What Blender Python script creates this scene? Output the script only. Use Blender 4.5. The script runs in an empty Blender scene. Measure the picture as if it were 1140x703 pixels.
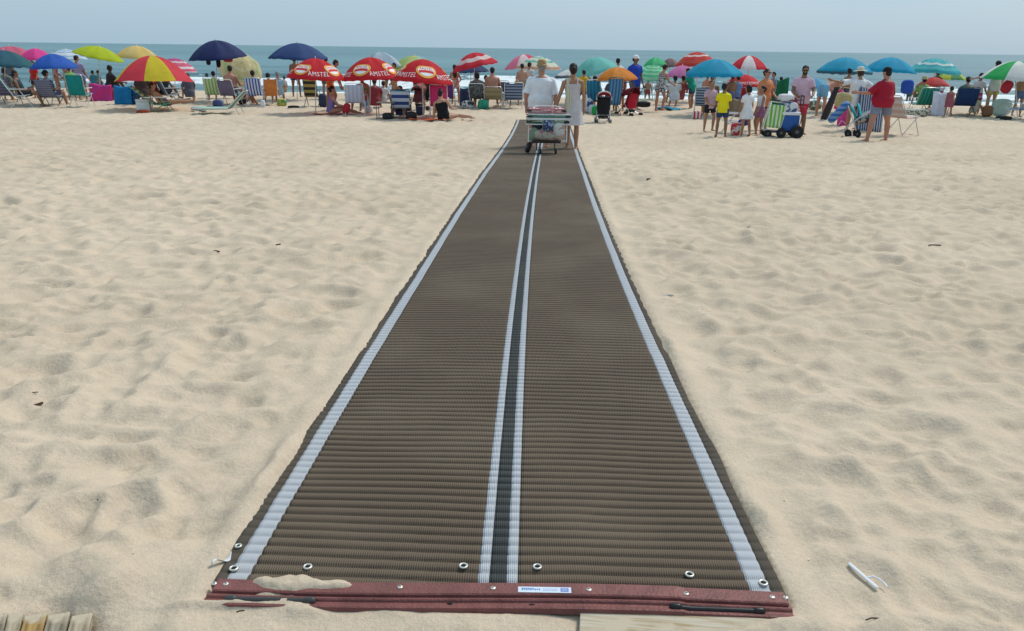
import bpy, bmesh, math, random
import numpy as np
from mathutils import Vector, Matrix
random.seed(7); RNG = np.random.default_rng(11)
S = bpy.context.scene
COL = S.collection
R = math.radians
PI = math.pi

# ------------------------------------------------------------------ camera model
F = 890.0; W0, H0 = 1140.0, 703.0
CAMZ = 1.44
TH = math.atan((351.5 - 54.2) / F); RO = 0.0127
fwd = np.array([0, math.cos(TH), -math.sin(TH)]); up0 = np.array([0, math.sin(TH), math.cos(TH)]); rt0 = np.array([1.0, 0, 0])
UPV = math.cos(RO) * up0 - math.sin(RO) * rt0
RTV = math.cos(RO) * rt0 + math.sin(RO) * up0

# drop of the beach below the camera height, by distance
PD = [-20, 0, 1.9, 3.85, 5.4, 7.7, 12, 15.3, 19.8, 24, 30, 36.5, 38.5, 44, 50, 60, 400]
PH = [1.42, 1.42, 1.44, 1.51, 1.58, 1.65, 1.78, 1.91, 2.04, 2.09, 2.07, 2.06, 2.14, 2.75, 3.15, 3.7, 9]
_sd = np.linspace(-20, 70, 1801); _sh = np.interp(_sd, PD, PH)
_k = np.exp(-np.linspace(-2.2, 2.2, 31) ** 2); _k /= _k.sum()
_sh = np.convolve(np.pad(_sh, 15, mode='edge'), _k, mode='valid')
def base_z(y): return CAMZ - np.interp(y, _sd, _sh)
SEAZ = CAMZ - 2.9

def ray(px, py):
    return fwd + (px - 570) / F * RTV - (py - 351.5) / F * UPV
def P(px, py, D):
    d = ray(px, py); k = D / d[1]
    return Vector((d[0] * k, D, CAMZ + d[2] * k))
def G(px, py, dz=0.0):
    d = ray(px, py); y = 3.0
    for _ in range(200):
        z = float(base_z(y)) + dz - CAMZ
        yn = d[1] * z / d[2]
        y = y + 0.5 * (yn - y)
        y = min(max(y, 0.5), 60)
    return Vector((d[0] / d[1] * y, y, float(base_z(y))))
def Hof(loc, ytop):
    lo, hi = -1.0, 3.0
    for _ in range(30):
        m = (lo + hi) / 2; v = np.array([loc.x, loc.y, loc.z + m - CAMZ]); y = 351.5 - F * v.dot(UPV) / v.dot(fwd)
        if y < ytop: hi = m
        else: lo = m
    return m
def GD(px, D):
    z = float(base_z(D)); v = np.array([0, D, z - CAMZ])
    a = (px - 570) / F   # (x,D,dz).RTV / (x,D,dz).fwd = a
    x = (a * v.dot(fwd) - v.dot(RTV)) / (RTV[0] - a * fwd[0])
    return Vector((x, D, z))
def SC(D, z=None):
    z = float(base_z(D)) if z is None else z
    return F / np.array([0, D, z - CAMZ]).dot(fwd)

# ------------------------------------------------------------------ materials
MATS = {}
def new_mat(name):
    m = bpy.data.materials.new(name); m.use_nodes = True
    nt = m.node_tree; nt.nodes.clear()
    out = nt.nodes.new('ShaderNodeOutputMaterial'); b = nt.nodes.new('ShaderNodeBsdfPrincipled')
    nt.links.new(b.outputs[0], out.inputs[0])
    return m, nt, b, out
def N(nt, t, **kw):
    n = nt.nodes.new(t)
    for k, v in kw.items():
        if k in n.inputs.keys(): n.inputs[k].default_value = v
        else: setattr(n, k, v)
    return n
def c4(c): return (c[0], c[1], c[2], 1)
def plain(c, rough=0.7, var=0.12, scale=9, bump=0.0, bscale=60, metal=0.0, transl=0.0):
    """one base colour with a slight mottling"""
    key = ('p', tuple(round(v, 3) for v in c), rough, var, scale, bump, bscale, metal, transl)
    if key in MATS: return MATS[key]
    m, nt, b, out = new_mat('surface'); L = nt.links.new
    tc = N(nt, 'ShaderNodeTexCoord')
    nz = N(nt, 'ShaderNodeTexNoise', Scale=scale, Detail=4.0)
    L(tc.outputs['Object'], nz.inputs['Vector'])
    mr = N(nt, 'ShaderNodeMapRange'); mr.inputs[1].default_value = .3; mr.inputs[2].default_value = .7
    mr.inputs[3].default_value = 1 - var; mr.inputs[4].default_value = 1 + var
    L(nz.outputs[0], mr.inputs[0])
    mx = N(nt, 'ShaderNodeVectorMath', operation='SCALE'); mx.inputs[0].default_value = c[:3]
    L(mr.outputs[0], mx.inputs['Scale']); L(mx.outputs[0], b.inputs['Base Color'])
    b.inputs['Roughness'].default_value = rough; b.inputs['Metallic'].default_value = metal
    b.inputs['Specular IOR Level'].default_value = 0.3
    if bump:
        n2 = N(nt, 'ShaderNodeTexNoise', Scale=bscale, Detail=3.0); L(tc.outputs['Object'], n2.inputs['Vector'])
        bp = N(nt, 'ShaderNodeBump', Strength=bump, Distance=0.015); L(n2.outputs[0], bp.inputs['Height']); L(bp.outputs[0], b.inputs['Normal'])
    if transl:
        t = N(nt, 'ShaderNodeBsdfTranslucent'); L(mx.outputs[0], t.inputs['Color'])
        ms = N(nt, 'ShaderNodeMixShader'); ms.inputs[0].default_value = transl
        L(b.outputs[0], ms.inputs[1]); L(t.outputs[0], ms.inputs[2]); L(ms.outputs[0], out.inputs[0])
    MATS[key] = m; return m
def stripes(c1, c2, freq, axis=0, duty=0.5, rough=0.8, transl=0.0, c3=None):
    key = ('s', tuple(c1), tuple(c2), freq, axis, duty, transl, c3)
    if key in MATS: return MATS[key]
    m, nt, b, out = new_mat('striped_cloth'); L = nt.links.new
    tc = N(nt, 'ShaderNodeTexCoord'); sp = N(nt, 'ShaderNodeSeparateXYZ'); L(tc.outputs['Object'], sp.inputs[0])
    mu = N(nt, 'ShaderNodeMath', operation='MULTIPLY'); mu.inputs[1].default_value = freq; L(sp.outputs[axis], mu.inputs[0])
    fr = N(nt, 'ShaderNodeMath', operation='FRACT'); L(mu.outputs[0], fr.inputs[0])
    cr = N(nt, 'ShaderNodeValToRGB'); cr.color_ramp.interpolation = 'CONSTANT'
    e = cr.color_ramp.elements; e[0].position = 0; e[0].color = c4(c1); e[1].position = duty; e[1].color = c4(c2)
    if c3: x = e.new(duty + (1 - duty) * .6); x.color = c4(c3)
    L(fr.outputs[0], cr.inputs[0]); L(cr.outputs[0], b.inputs['Base Color']); b.inputs['Roughness'].default_value = rough
    b.inputs['Specular IOR Level'].default_value = 0.2
    if transl:
        t = N(nt, 'ShaderNodeBsdfTranslucent'); L(cr.outputs[0], t.inputs['Color'])
        ms = N(nt, 'ShaderNodeMixShader'); ms.inputs[0].default_value = transl
        L(b.outputs[0], ms.inputs[1]); L(t.outputs[0], ms.inputs[2]); L(ms.outputs[0], out.inputs[0])
    MATS[key] = m; return m
def floral(c1, c2, scale=22, thr=.5, rough=.85):
    key = ('f', tuple(c1), tuple(c2), scale, thr)
    if key in MATS: return MATS[key]
    m, nt, b, out = new_mat('patterned_cloth'); L = nt.links.new
    tc = N(nt, 'ShaderNodeTexCoord'); v = N(nt, 'ShaderNodeTexNoise', Scale=scale, Detail=2.0); L(tc.outputs['Object'], v.inputs['Vector'])
    cr = N(nt, 'ShaderNodeValToRGB'); e = cr.color_ramp.elements
    e[0].position = thr - .03; e[0].color = c4(c1); e[1].position = thr + .03; e[1].color = c4(c2)
    L(v.outputs[0], cr.inputs[0]); L(cr.outputs[0], b.inputs['Base Color']); b.inputs['Roughness'].default_value = rough
    MATS[key] = m; return m

WHITE = (.72, .73, .74)
M_pole = plain((.62, .62, .6), .35, .05, metal=.4)
M_alu = plain((.55, .56, .58), .35, .05, metal=.6)
M_whitetube = plain((.7, .7, .68), .4, .05)
M_black = plain((.018, .018, .02), .5, .2)
M_rubber = plain((.02, .02, .021), .8, .2)
M_darktube = plain((.05, .05, .055), .4, .1)

def cloth(c, transl=0.0): return plain(c, .85, .12, 6, .55, 13, 0.0, transl)
def skinm(k):
    t = {'fair': (.48, .27, .18), 'tan': (.36, .185, .11), 'brown': (.24, .12, .07), 'red': (.45, .21, .14), 'dark': (.07, .035, .022)}[k]
    return plain(t, .55, .10, 5)
def hairm(k):
    return plain({'black': (.012, .010, .010), 'brown': (.04, .022, .013), 'dark': (.02, .013, .010), 'blond': (.25, .15, .06), 'grey': (.25, .24, .23)}[k], .6, .25, 40)

# ------------------------------------------------------------------ object helpers
def link(o): COL.objects.link(o); return o
def tag(o, label, cat, group=None, kind=None):
    if label: o['label'] = label
    if cat: o['category'] = cat
    if group: o['group'] = group
    if kind: o['kind'] = kind
    return o
def empty(name, loc, rz=0.0, label=None, cat=None, group=None, scale=1.0):
    o = bpy.data.objects.new(name, None); o.empty_display_size = .1
    link(o); o.location = loc; o.rotation_euler = (0, 0, rz); o.scale = (scale,) * 3
    return tag(o, label, cat, group)
def meshobj(name, me, m=None, parent=None, smooth=True):
    o = bpy.data.objects.new(name, me); link(o)
    if m is not None and len(me.materials) == 0:
        for q in (m if isinstance(m, (list, tuple)) else [m]): me.materials.append(q)
    if parent: o.parent = parent
    if smooth: me.polygons.foreach_set('use_smooth', [True] * len(me.polygons))
    return o

TS = bpy.data.scenes.new('workbench')   # scratch scene, removed at the end
class MB:
    """collects shapes, built as one mesh"""
    def __init__(s): s.v = []; s.f = []; s.mi = []
    def add(s, vs, fs, mi=0):
        k = len(s.v); s.v += [tuple(map(float, q)) for q in vs]; s.f += [tuple(i + k for i in f) for f in fs]; s.mi += [mi] * len(fs)
    def loft(s, rings, n=12, cap=True, mi=0):
        """rings: (centre, a, b) -> ellipse centre + a cos + b sin"""
        vs = []; fs = []
        for (c, a, b) in rings:
            for i in range(n):
                t = 2 * PI * i / n
                vs.append(c + a * math.cos(t) + b * math.sin(t))
        for r in range(len(rings) - 1):
            for i in range(n):
                j = (i + 1) % n
                fs.append((r * n + i, r * n + j, (r + 1) * n + j, (r + 1) * n + i))
        if cap:
            vs.append(rings[0][0]); vs.append(rings[-1][0]); A = len(vs) - 2; B = A + 1; q = (len(rings) - 1) * n
            for i in range(n):
                j = (i + 1) % n
                fs.append((A, j, i)); fs.append((B, q + i, q + j))
        s.add(vs, fs, mi); return s
    def capsule(s, p0, r0, p1, r1, n=10, mi=0, flat=1.0, side=None, round_ends=True):
        p0 = Vector(p0); p1 = Vector(p1); ax = (p1 - p0)
        if ax.length < 1e-6: ax = Vector((0, 0, 1e-4))
        d = ax.normalized()
        u = side if side is not None else (Vector((1, 0, 0)) if abs(d.x) < .8 else Vector((0, 1, 0)))
        u = (u - d * u.dot(d)).normalized(); w = d.cross(u)
        rings = []
        if round_ends:
            for a in (-78, -50, -22): rings.append((p0 + d * r0 * math.sin(R(a)), u * r0 * math.cos(R(a)), w * r0 * flat * math.cos(R(a))))
        rings.append((p0, u * r0, w * r0 * flat)); rings.append((p1, u * r1, w * r1 * flat))
        if round_ends:
            for a in (22, 50, 78): rings.append((p1 + d * r1 * math.sin(R(a)), u * r1 * math.cos(R(a)), w * r1 * flat * math.cos(R(a))))
        return s.loft(rings, n, True, mi)
    def ball(s, c, a, b, e, n=14, mi=0):
        """ellipsoid with half axes a,b (equator) and e (pole)"""
        c = Vector(c); rings = []
        for k in range(1, 10):
            t = -PI / 2 + PI * k / 10
            rings.append((c + e * math.sin(t), a * math.cos(t), b * math.cos(t)))
        return s.loft(rings, n, True, mi)
    def tube(s, pts, r, n=8, mi=0, closed=False):
        pts = [Vector(p) for p in pts]
        if closed: pts = pts + [pts[0], pts[1]]
        rings = []; u = None
        for i, p in enumerate(pts):
            a = pts[max(i - 1, 0)]; b = pts[min(i + 1, len(pts) - 1)]
            d = (b - a).normalized()
            if u is None: u = Vector((1, 0, 0)) if abs(d.x) < .8 else Vector((0, 1, 0))
            u = (u - d * u.dot(d))
            if u.length < 1e-4: u = Vector((0, 0, 1)) - d * d.z
            u.normalize(); w = d.cross(u)
            rings.append((p, u * r, w * r))
        return s.loft(rings, n, True, mi)
    def box(s, c, sx, sy, sz, rot=None, mi=0, bev=0.0):
        c = Vector(c); M = rot or Matrix.Identity(3)
        if bev <= 0:
            vs = [c + M @ Vector((x * sx / 2, y * sy / 2, z * sz / 2)) for x in (-1, 1) for y in (-1, 1) for z in (-1, 1)]
            fs = [(0, 1, 3, 2), (4, 6, 7, 5), (0, 4, 5, 1), (2, 3, 7, 6), (0, 2, 6, 4), (1, 5, 7, 3)]
            s.add(vs, fs, mi)
        else:
            bm = bmesh.new(); bmesh.ops.create_cube(bm, size=1); bmesh.ops.scale(bm, vec=(sx, sy, sz), verts=bm.verts)
            bmesh.ops.bevel(bm, geom=bm.edges[:], offset=bev, segments=2, affect='EDGES', profile=.5)
            bm.verts.index_update()
            s.add([c + M @ v.co for v in bm.verts], [[v.index for v in f.verts] for f in bm.faces], mi); bm.free()
        return s
    def sheet(s, fn, nu, nv, mi=0):
        vs = [fn(i / nu, j / nv) for j in range(nv + 1) for i in range(nu + 1)]
        fs = []
        for j in range(nv):
            for i in range(nu):
                a = j * (nu + 1) + i; fs.append((a, a + 1, a + nu + 2, a + nu + 1))
        s.add(vs, fs, mi if isinstance(mi, int) else 0)
        if not isinstance(mi, int):
            k = len(s.mi) - len(fs)
            for j in range(nv):
                for i in range(nu): s.mi[k + j * nu + i] = mi((i + .5) / nu, (j + .5) / nv)
        return s
    def mesh(s, name='mesh'):
        me = bpy.data.meshes.new(name); me.from_pydata(s.v, [], s.f); 
        return me
    def build(s, name, m, parent=None, smooth=True, solid=0.0):
        me = s.mesh(name)
        o = meshobj(name, me, m, parent, smooth)
        if len(me.materials) > 1: me.polygons.foreach_set('material_index', s.mi)
        me.update()
        if solid:
            md = o.modifiers.new('thickness', 'SOLIDIFY'); md.thickness = solid; md.offset = 0
        if smooth:
            try: me.set_sharp_from_angle(angle=R(50))
            except Exception: pass
        return o
    def blob(s, name, m, parent=None, voxel=.015, smooth=3):
        """voxel-remeshed union: one continuous surface"""
        me0 = s.mesh('tmp'); bm = bmesh.new(); bm.from_mesh(me0); bmesh.ops.recalc_face_normals(bm, faces=bm.faces); bm.to_mesh(me0); bm.free()
        o = bpy.data.objects.new('tmp', me0); TS.collection.objects.link(o)
        md = o.modifiers.new('r', 'REMESH'); md.mode = 'VOXEL'; md.voxel_size = voxel; md.use_smooth_shade = True
        if smooth:
            sm = o.modifiers.new('s', 'SMOOTH'); sm.factor = .5; sm.iterations = smooth
        with bpy.context.temp_override(scene=TS, view_layer=TS.view_layers[0]):
            dg = bpy.context.evaluated_depsgraph_get(); me = bpy.data.meshes.new_from_object(o.evaluated_get(dg)); me.name = name
        bpy.data.objects.remove(o); bpy.data.meshes.remove(me0)
        me.materials.clear()
        return meshobj(name, me, m, parent)
V = Vector
# ------------------------------------------------------------------ noise
def vnoise(x, y, seed=0):
    xi = np.floor(x).astype(np.int64); yi = np.floor(y).astype(np.int64); fx = x - xi; fy = y - yi
    def h(a, b):
        n = (a * 374761393 + b * 668265263 + seed * 974711) & 0x7fffffff
        n = ((n ^ (n >> 13)) * 1274126177) & 0x7fffffff
        return ((n ^ (n >> 16)) & 0xffff) / 65535.0
    u = fx * fx * (3 - 2 * fx); v = fy * fy * (3 - 2 * fy)
    return (h(xi, yi) * (1 - u) + h(xi + 1, yi) * u) * (1 - v) + (h(xi, yi + 1) * (1 - u) + h(xi + 1, yi + 1) * u) * v
def fbm(x, y, seed=0, octv=4):
    s = 0; a = .5
    for k in range(octv):
        s = s + a * (vnoise(x * 2 ** k, y * 2 ** k, seed + k * 17) - .5); a *= .5
    return s
def hsh(a, b, s):
    n = (a * 73856093 + b * 19349663 + s * 83492791) & 0x7fffffff
    n = ((n ^ (n >> 13)) * 1274126177) & 0x7fffffff
    return ((n ^ (n >> 15)) & 0xffff) / 65535.0
def dents(x, y, cell, seed, depth, elong=1.7, ang0=.6, prob=.9, rim=.35):
    """jittered footprints: oval hollows with a pushed-up rim"""
    xi = np.floor(x / cell).astype(np.int64); yi = np.floor(y / cell).astype(np.int64)
    z = np.zeros_like(x)
    for di in (-1, 0, 1):
        for dj in (-1, 0, 1):
            a = xi + di; b = yi + dj
            cx = (a + .1 + .8 * hsh(a, b, seed)) * cell; cy = (b + .1 + .8 * hsh(a, b, seed + 1)) * cell
            an = ang0 + (hsh(a, b, seed + 2) - .5) * 2.2; on = (hsh(a, b, seed + 3) < prob)
            sz = cell * (.26 + .22 * hsh(a, b, seed + 4)); amp = depth * (.35 + .65 * hsh(a, b, seed + 5)) * on
            dx = x - cx; dy = y - cy; c = np.cos(an); s_ = np.sin(an)
            u = (dx * c + dy * s_) / (sz * elong); v = (-dx * s_ + dy * c) / sz
            r2 = u * u + v * v + .25 * u * np.abs(v)
            z += amp * (-np.exp(-r2 * r2 * 1.1) + rim * np.exp(-(np.sqrt(np.abs(r2)) - 1.45) ** 2 * 5))
    return z

# mat centreline on the ground, from its course in the photograph
rows = [(662, 556), (600, 557.5), (400, 572), (350, 580), (320, 583), (250, 588), (195, 594), (172, 600), (153, 603.5), (138, 604)]
MC = [G(x, y, .014) for y, x in rows]
MC.sort(key=lambda p: p.y)
mcy = np.array([p.y for p in MC]); mcx = np.array([p.x for p in MC])
cf = np.polyfit(mcy, mcx, 3)
def mat_x(y): return np.polyval(cf, np.clip(y, -2, 26))
MATW = 1.6
cl = G(240, 646, .030); cr_ = G(871, 662, .030)
YF0 = (cl.y + cr_.y) / 2; SL = (cr_.y - cl.y) / (cr_.x - cl.x)
XF0 = (cl.x + cr_.x) / 2
print('mat', cl, cr_, (cr_ - cl).length, 'slope', SL, 'end', mcy[-1])
Y_END = 25.2

heaps = []   # (x, y, rx, ry, height)
def heap_px(px, py, rx, ry, hgt): p = G(px, py, .02); heaps.append((p.x, p.y, rx, ry, hgt))
heap_px(322, 652, .130, .036, .060); heap_px(380, 655, .05, .014, .034); heap_px(880, 700, .16, .05, .022); heap_px(785, 700, .10, .018, .020); heap_px(310, 668, .10, .016, .006); heap_px(330, 641, .07, .018, .024); heap_px(420, 664, .05, .014, .020); heap_px(760, 705, .20, .09, -.030); heap_px(690, 700, .10, .07, -.028); heap_px(50, 702, .16, .12, -.035); heap_px(-40, 715, .2, .2, -.03); heap_px(25, 760, .3, .25, -.04); heap_px(250, 668, .05, .012, .012)
heap_px(300, 680, .14, .02, .004); heap_px(230, 694, .2, .04, .006)
heap_px(655, 662, .022, .022, .010); heap_px(385, 668, .02, .022, .010); heap_px(468, 664, .03, .02, .009)
heap_px(560, 690, .3, .045, .010)
heap_px(128, 690, .06, .10, .016); heap_px(830, 697, .14, .05, .012); heap_px(1000, 690, .2, .07, .012)
rh = random.Random(31)
for k_ in range(46):      # sand blown against the foot of the rail
    hx_ = XF0 + rh.uniform(-.86, .80); heaps.append((hx_, YF0 + SL * (hx_ - XF0) - rh.uniform(.070, .105), rh.uniform(.02, .09), rh.uniform(.008, .022), rh.uniform(.001, .0045) * (1.4 if hx_ < XF0 - .2 else .7)))
for k_ in range(60):      # and spilled over both edges of the mat
    yy_ = YF0 + .35 + rh.uniform(0, 1) ** 1.5 * 14; sd_ = rh.choice((-1, 1)); heaps.append((XF0 + mat_x(yy_) - mat_x(YF0) + sd_ * (MATW / 2 + rh.uniform(.005, .07)), yy_, rh.uniform(.02, .05), rh.uniform(.05, .18), rh.uniform(.006, .016)))
for k_ in range(9): hx_ = XF0 + rh.uniform(-.70, .1); heaps.append((hx_, YF0 + SL * (hx_ - XF0) - rh.uniform(.03, .06), rh.uniform(.02, .05), rh.uniform(.006, .012), rh.uniform(.006, .014)))
def sand_z(x, y, detail=True):
    x = np.asarray(x, float); y = np.asarray(y, float)
    z = base_z(y + np.clip((y - 33) / 4, 0, 1) * x * .11)
    wx = x + .12 * fbm(x * 2.2, y * 2.2, 3); wy = y + .12 * fbm(x * 2.2, y * 2.2, 9)
    big = dents(wx, wy, .38, 5, .032, 1.6, .45, .95, .45)
    mid = dents(wx + 7.3, wy - 3.1, .21, 25, .021, 1.5, .8, .9, .5)
    sm = dents(wx, wy, .11, 41, .009, 1.3, .2, .6, .4)
    und = .03 * fbm(x * .35, y * .35, 50, 3) + .022 * fbm(x * 1.1, y * 1.1, 51, 3) + .016 * fbm(x * 4.2, y * 4.6, 52, 3) + .004 * fbm(x * 9, y * 9, 60, 3)
    patch = np.clip(.45 + 1.6 * (fbm(x * .45, y * .45, 77, 2) + .25), .25, 1.15)
    ax_ = (x * .80 - y * .60); ay_ = (x * .60 + y * .80)
    rid = -.085 * np.abs(fbm(ay_ * .9, ax_ * 2.6, 401, 3)) - .045 * np.abs(fbm(x * 3.1, y * 3.3, 402, 3))
    d = big * patch + mid + sm + und + rid + .02
    dm = np.abs(x - mat_x(y)) - MATW / 2
    k = np.clip((dm + .02) / .35, 0, 1); k = k * k * (3 - 2 * k)
    k = np.where((y > Y_END) , np.clip(k + (y - Y_END) / 1.5, 0, 1), k)
    fr = np.clip((y - (YF0 - .30)) / .25, 0, 1)      # in front of the mat end
    k = np.where(y < YF0 - .0, np.maximum(k, (1 - fr) * .22), k)
    low = np.where(dm < .0, -.012, 0.0) * np.where((y > YF0 - .05) & (y < Y_END), 1, 0)
    z = z + d * k + low + (.010 * np.exp(-((dm - .05) / .06) ** 2) * (1 - k) * 1.5) * (y < Y_END)
    z = z + (.003 * fbm(x * 12, y * 12, 90, 3))
    for hx, hy, rx, ry, hh in heaps:
        sel = np.nonzero((np.abs(x - hx) < rx * 2.2 + .04) & (np.abs(y - hy) < ry * 2.2 + .04))[0]
        if len(sel) == 0: continue
        xs, ys_ = x[sel], y[sel]
        wxx = xs + .030 * fbm(xs * 14, ys_ * 14, 71, 3); wyy = ys_ + .022 * fbm(xs * 14 + 9, ys_ * 14, 72, 3)
        r = ((wxx - hx) / rx) ** 2 + ((wyy - hy) / ry) ** 2
        z[sel] = z[sel] + hh * np.exp(-r ** 1.3 * .8) * (1 + .6 * fbm(xs * 20, ys_ * 20, 4, 3))
    lim = base_z(y) + .0375 + .008 * fbm(x * 8, y * 8, 13, 3) + .010 * fbm(x * 45, y * 45, 14, 3)
    wn_ = np.clip((.30 - np.abs(y - YF0)) / .12, 0, 1) * np.clip((.15 - dm) / .10, 0, 1)
    z = z - np.maximum(z - lim, 0) * wn_
    z = z + np.where(y > 38, -d * k * np.clip((y - 38) / 4, 0, 1), 0)
    return z
def gz(x, y): return float(sand_z(np.array([x]), np.array([y]))[0])

# ------------------------------------------------------------------ sand
def grid_mesh(X, Y, Z):
    nr, nc = X.shape
    co = np.stack([X, Y, Z], -1).reshape(-1, 3).astype(np.float32)
    idx = np.arange(nr * nc).reshape(nr, nc)
    q = np.stack([idx[:-1, :-1], idx[:-1, 1:], idx[1:, 1:], idx[1:, :-1]], -1).reshape(-1, 4)
    me = bpy.data.meshes.new('grid'); me.vertices.add(len(co)); me.vertices.foreach_set('co', co.ravel())
    me.loops.add(q.size); me.loops.foreach_set('vertex_index', q.ravel().astype(np.int32))
    me.polygons.add(len(q)); me.polygons.foreach_set('loop_start', (np.arange(len(q)) * 4).astype(np.int32))
    me.polygons.foreach_set('loop_total', np.full(len(q), 4, np.int32))
    me.polygons.foreach_set('use_smooth', np.ones(len(q), bool))
    me.update(calc_edges=True); return me
ys = [-9.0]
while ys[-1] < 1.15: ys.append(ys[-1] + max(.02, min(.5, (1.3 - ys[-1]) * .12)))
while ys[-1] < 58: ys.append(ys[-1] + max(.0055, .0043 * ys[-1]))
ys = np.array(ys)
ui = np.linspace(-1, 1, 430); uo = 1 + (np.linspace(0, 1, 16)[1:] ** 2.2)
u = np.concatenate([-uo[::-1], ui, uo]); 
hw = np.maximum(.80 * np.abs(ys) + .5, 1.6)
X = np.where(np.abs(u)[None, :] <= 1, u[None, :] * hw[:, None], np.sign(u)[None, :] * (hw[:, None] + (np.abs(u)[None, :] - 1) * (np.abs(ys)[:, None] * 5 + 40)))
Y = np.repeat(ys[:, None], len(u), 1)
Z = sand_z(X.ravel(), Y.ravel()).reshape(X.shape)
m, nt, b, out = new_mat('dry_sand'); L = nt.links.new
geo = N(nt, 'ShaderNodeNewGeometry')
n1 = N(nt, 'ShaderNodeTexNoise', Scale=.35, Detail=4.0); n2 = N(nt, 'ShaderNodeTexNoise', Scale=420.0, Detail=2.0); n3 = N(nt, 'ShaderNodeTexNoise', Scale=7.0, Detail=6.0)
n4 = N(nt, 'ShaderNodeTexNoise', Scale=60.0, Detail=5.0)
for q in (n1, n2, n3, n4): L(geo.outputs['Position'], q.inputs['Vector'])
cr = N(nt, 'ShaderNodeValToRGB'); e = cr.color_ramp.elements
e[0].position = .3; e[0].color = (.530, .430, .320, 1); e[1].position = .72; e[1].color = (.615, .505, .385, 1)
L(n1.outputs[0], cr.inputs[0])
def mulnode(src_col, fac_out, lo, hi, a=.3, bb=.7):
    mr = N(nt, 'ShaderNodeMapRange'); mr.inputs[1].default_value = a; mr.inputs[2].default_value = bb; mr.inputs[3].default_value = lo; mr.inputs[4].default_value = hi
    L(fac_out, mr.inputs[0]); sc = N(nt, 'ShaderNodeVectorMath', operation='SCALE'); L(src_col, sc.inputs[0]); L(mr.outputs[0], sc.inputs['Scale']); return sc.outputs[0]
c = mulnode(cr.outputs[0], n3.outputs[0], .94, 1.05); c = mulnode(c, n2.outputs[0], .80, 1.16); c = mulnode(c, n4.outputs[0], .95, 1.04)
# dark specks of debris
vo = N(nt, 'ShaderNodeTexVoronoi', Scale=5.5); vo.feature = 'F1'; L(geo.outputs['Position'], vo.inputs['Vector'])
lt = N(nt, 'ShaderNodeMath', operation='LESS_THAN'); lt.inputs[1].default_value = .022; L(vo.outputs['Distance'], lt.inputs[0])
mx = N(nt, 'ShaderNodeMix', data_type='RGBA'); L(lt.outputs[0], mx.inputs[0]); L(c, mx.inputs[6]); mx.inputs[7].default_value = (.12, .09, .06, 1)
L(mx.outputs[2], b.inputs['Base Color']); b.inputs['Roughness'].default_value = .95; b.inputs['Specular IOR Level'].default_value = .1
ad = N(nt, 'ShaderNodeMath', operation='ADD'); L(n2.outputs[0], ad.inputs[0])
a4 = N(nt, 'ShaderNodeMath', operation='MULTIPLY'); a4.inputs[1].default_value = 3.0; L(n4.outputs[0], a4.inputs[0]); L(a4.outputs[0], ad.inputs[1])
bp = N(nt, 'ShaderNodeBump', Strength=.55, Distance=.0035); L(ad.outputs[0], bp.inputs['Height']); L(bp.outputs[0], b.inputs['Normal'])
M_sand = m
sand = meshobj('sand', grid_mesh(X, Y, Z), M_sand); tag(sand, None, None, None, 'structure')

# ------------------------------------------------------------------ sea
ys2 = [40.0]
while ys2[-1] < 140: ys2.append(ys2[-1] + .0035 * ys2[-1])
while ys2[-1] < 30000: ys2.append(ys2[-1] * 1.03 + .2)
ys2 = np.array(ys2); u2 = np.linspace(-1, 1, 300); u2 = np.sign(u2) * (np.abs(u2) * .75 + .25 * np.abs(u2) ** 6 * 3)
X = u2[None, :] * (1.0 * ys2[:, None] + 12); Y = np.repeat(ys2[:, None], len(u2), 1)
xx = X.ravel(); yy = Y.ravel()
wz = np.zeros_like(xx); foam = np.zeros_like(xx)
for k, (yc, wd, amp) in enumerate([(52, 1.6, .10), (58.0, 1.5, .28), (66, 2.0, .42), (78, 2.3, .45), (95, 3.0, .30), (118, 4, .25)]):
    line = yc + 7 * fbm(xx * .022 + k * 9.1, yy * 0, 100 + k, 3) + 1.2 * fbm(xx * .15, yy * 0, 130 + k, 2)
    d = (yy - line) / wd
    on = np.clip(.55 + 2.6 * fbm(xx * .03 + 3.7 * k, yy * 0 + k, 120 + k, 2), 0, 1) if k not in (0,) else 1
    wz += amp * np.exp(-np.where(d > 0, d * .6, d * 1.6) ** 2) * (.4 + .6 * on)
    if k < 4:
        f = np.exp(-np.where(d < 0, d * .45, d * 1.6) ** 2) * on * (1.15 if k in (1, 2) else .9)
        foam = np.maximum(foam, f)
wz += .10 * fbm(xx * .25, yy * .5, 200, 4) * np.clip(300 / yy, 0, 1)
edge = np.clip((56 - yy) / 8, 0, 1)
foam = np.clip(foam * .85 + edge * .32 + 1.1 * fbm(xx * .35, yy * .7, 210, 5), 0, 1) * (yy < 110)
wz = np.where(yy > 140, 0.05 * fbm(xx * .03, yy * .03, 7), wz)
me = grid_mesh(X, Y, SEAZ + wz.reshape(X.shape))
at = me.attributes.new('foam', 'FLOAT', 'POINT'); at.data.foreach_set('value', foam.astype(np.float32))
m, nt, b, out = new_mat('sea_water'); L = nt.links.new
geo = N(nt, 'ShaderNodeNewGeometry'); A = N(nt, 'ShaderNodeAttribute', attribute_name='foam')
mp = N(nt, 'ShaderNodeMapping'); mp.inputs['Scale'].default_value = (.14, .5, 1); L(geo.outputs['Position'], mp.inputs[0])
wn = N(nt, 'ShaderNodeTexNoise', Scale=1.0, Detail=6.0); L(mp.outputs[0], wn.inputs['Vector'])
mp2 = N(nt, 'ShaderNodeMapping'); mp2.inputs['Scale'].default_value = (.006, .018, 1); L(geo.outputs['Position'], mp2.inputs[0])
wn2 = N(nt, 'ShaderNodeTexNoise', Scale=1.0, Detail=4.0); L(mp2.outputs[0], wn2.inputs['Vector'])
cr = N(nt, 'ShaderNodeValToRGB'); e = cr.color_ramp.elements
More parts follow.
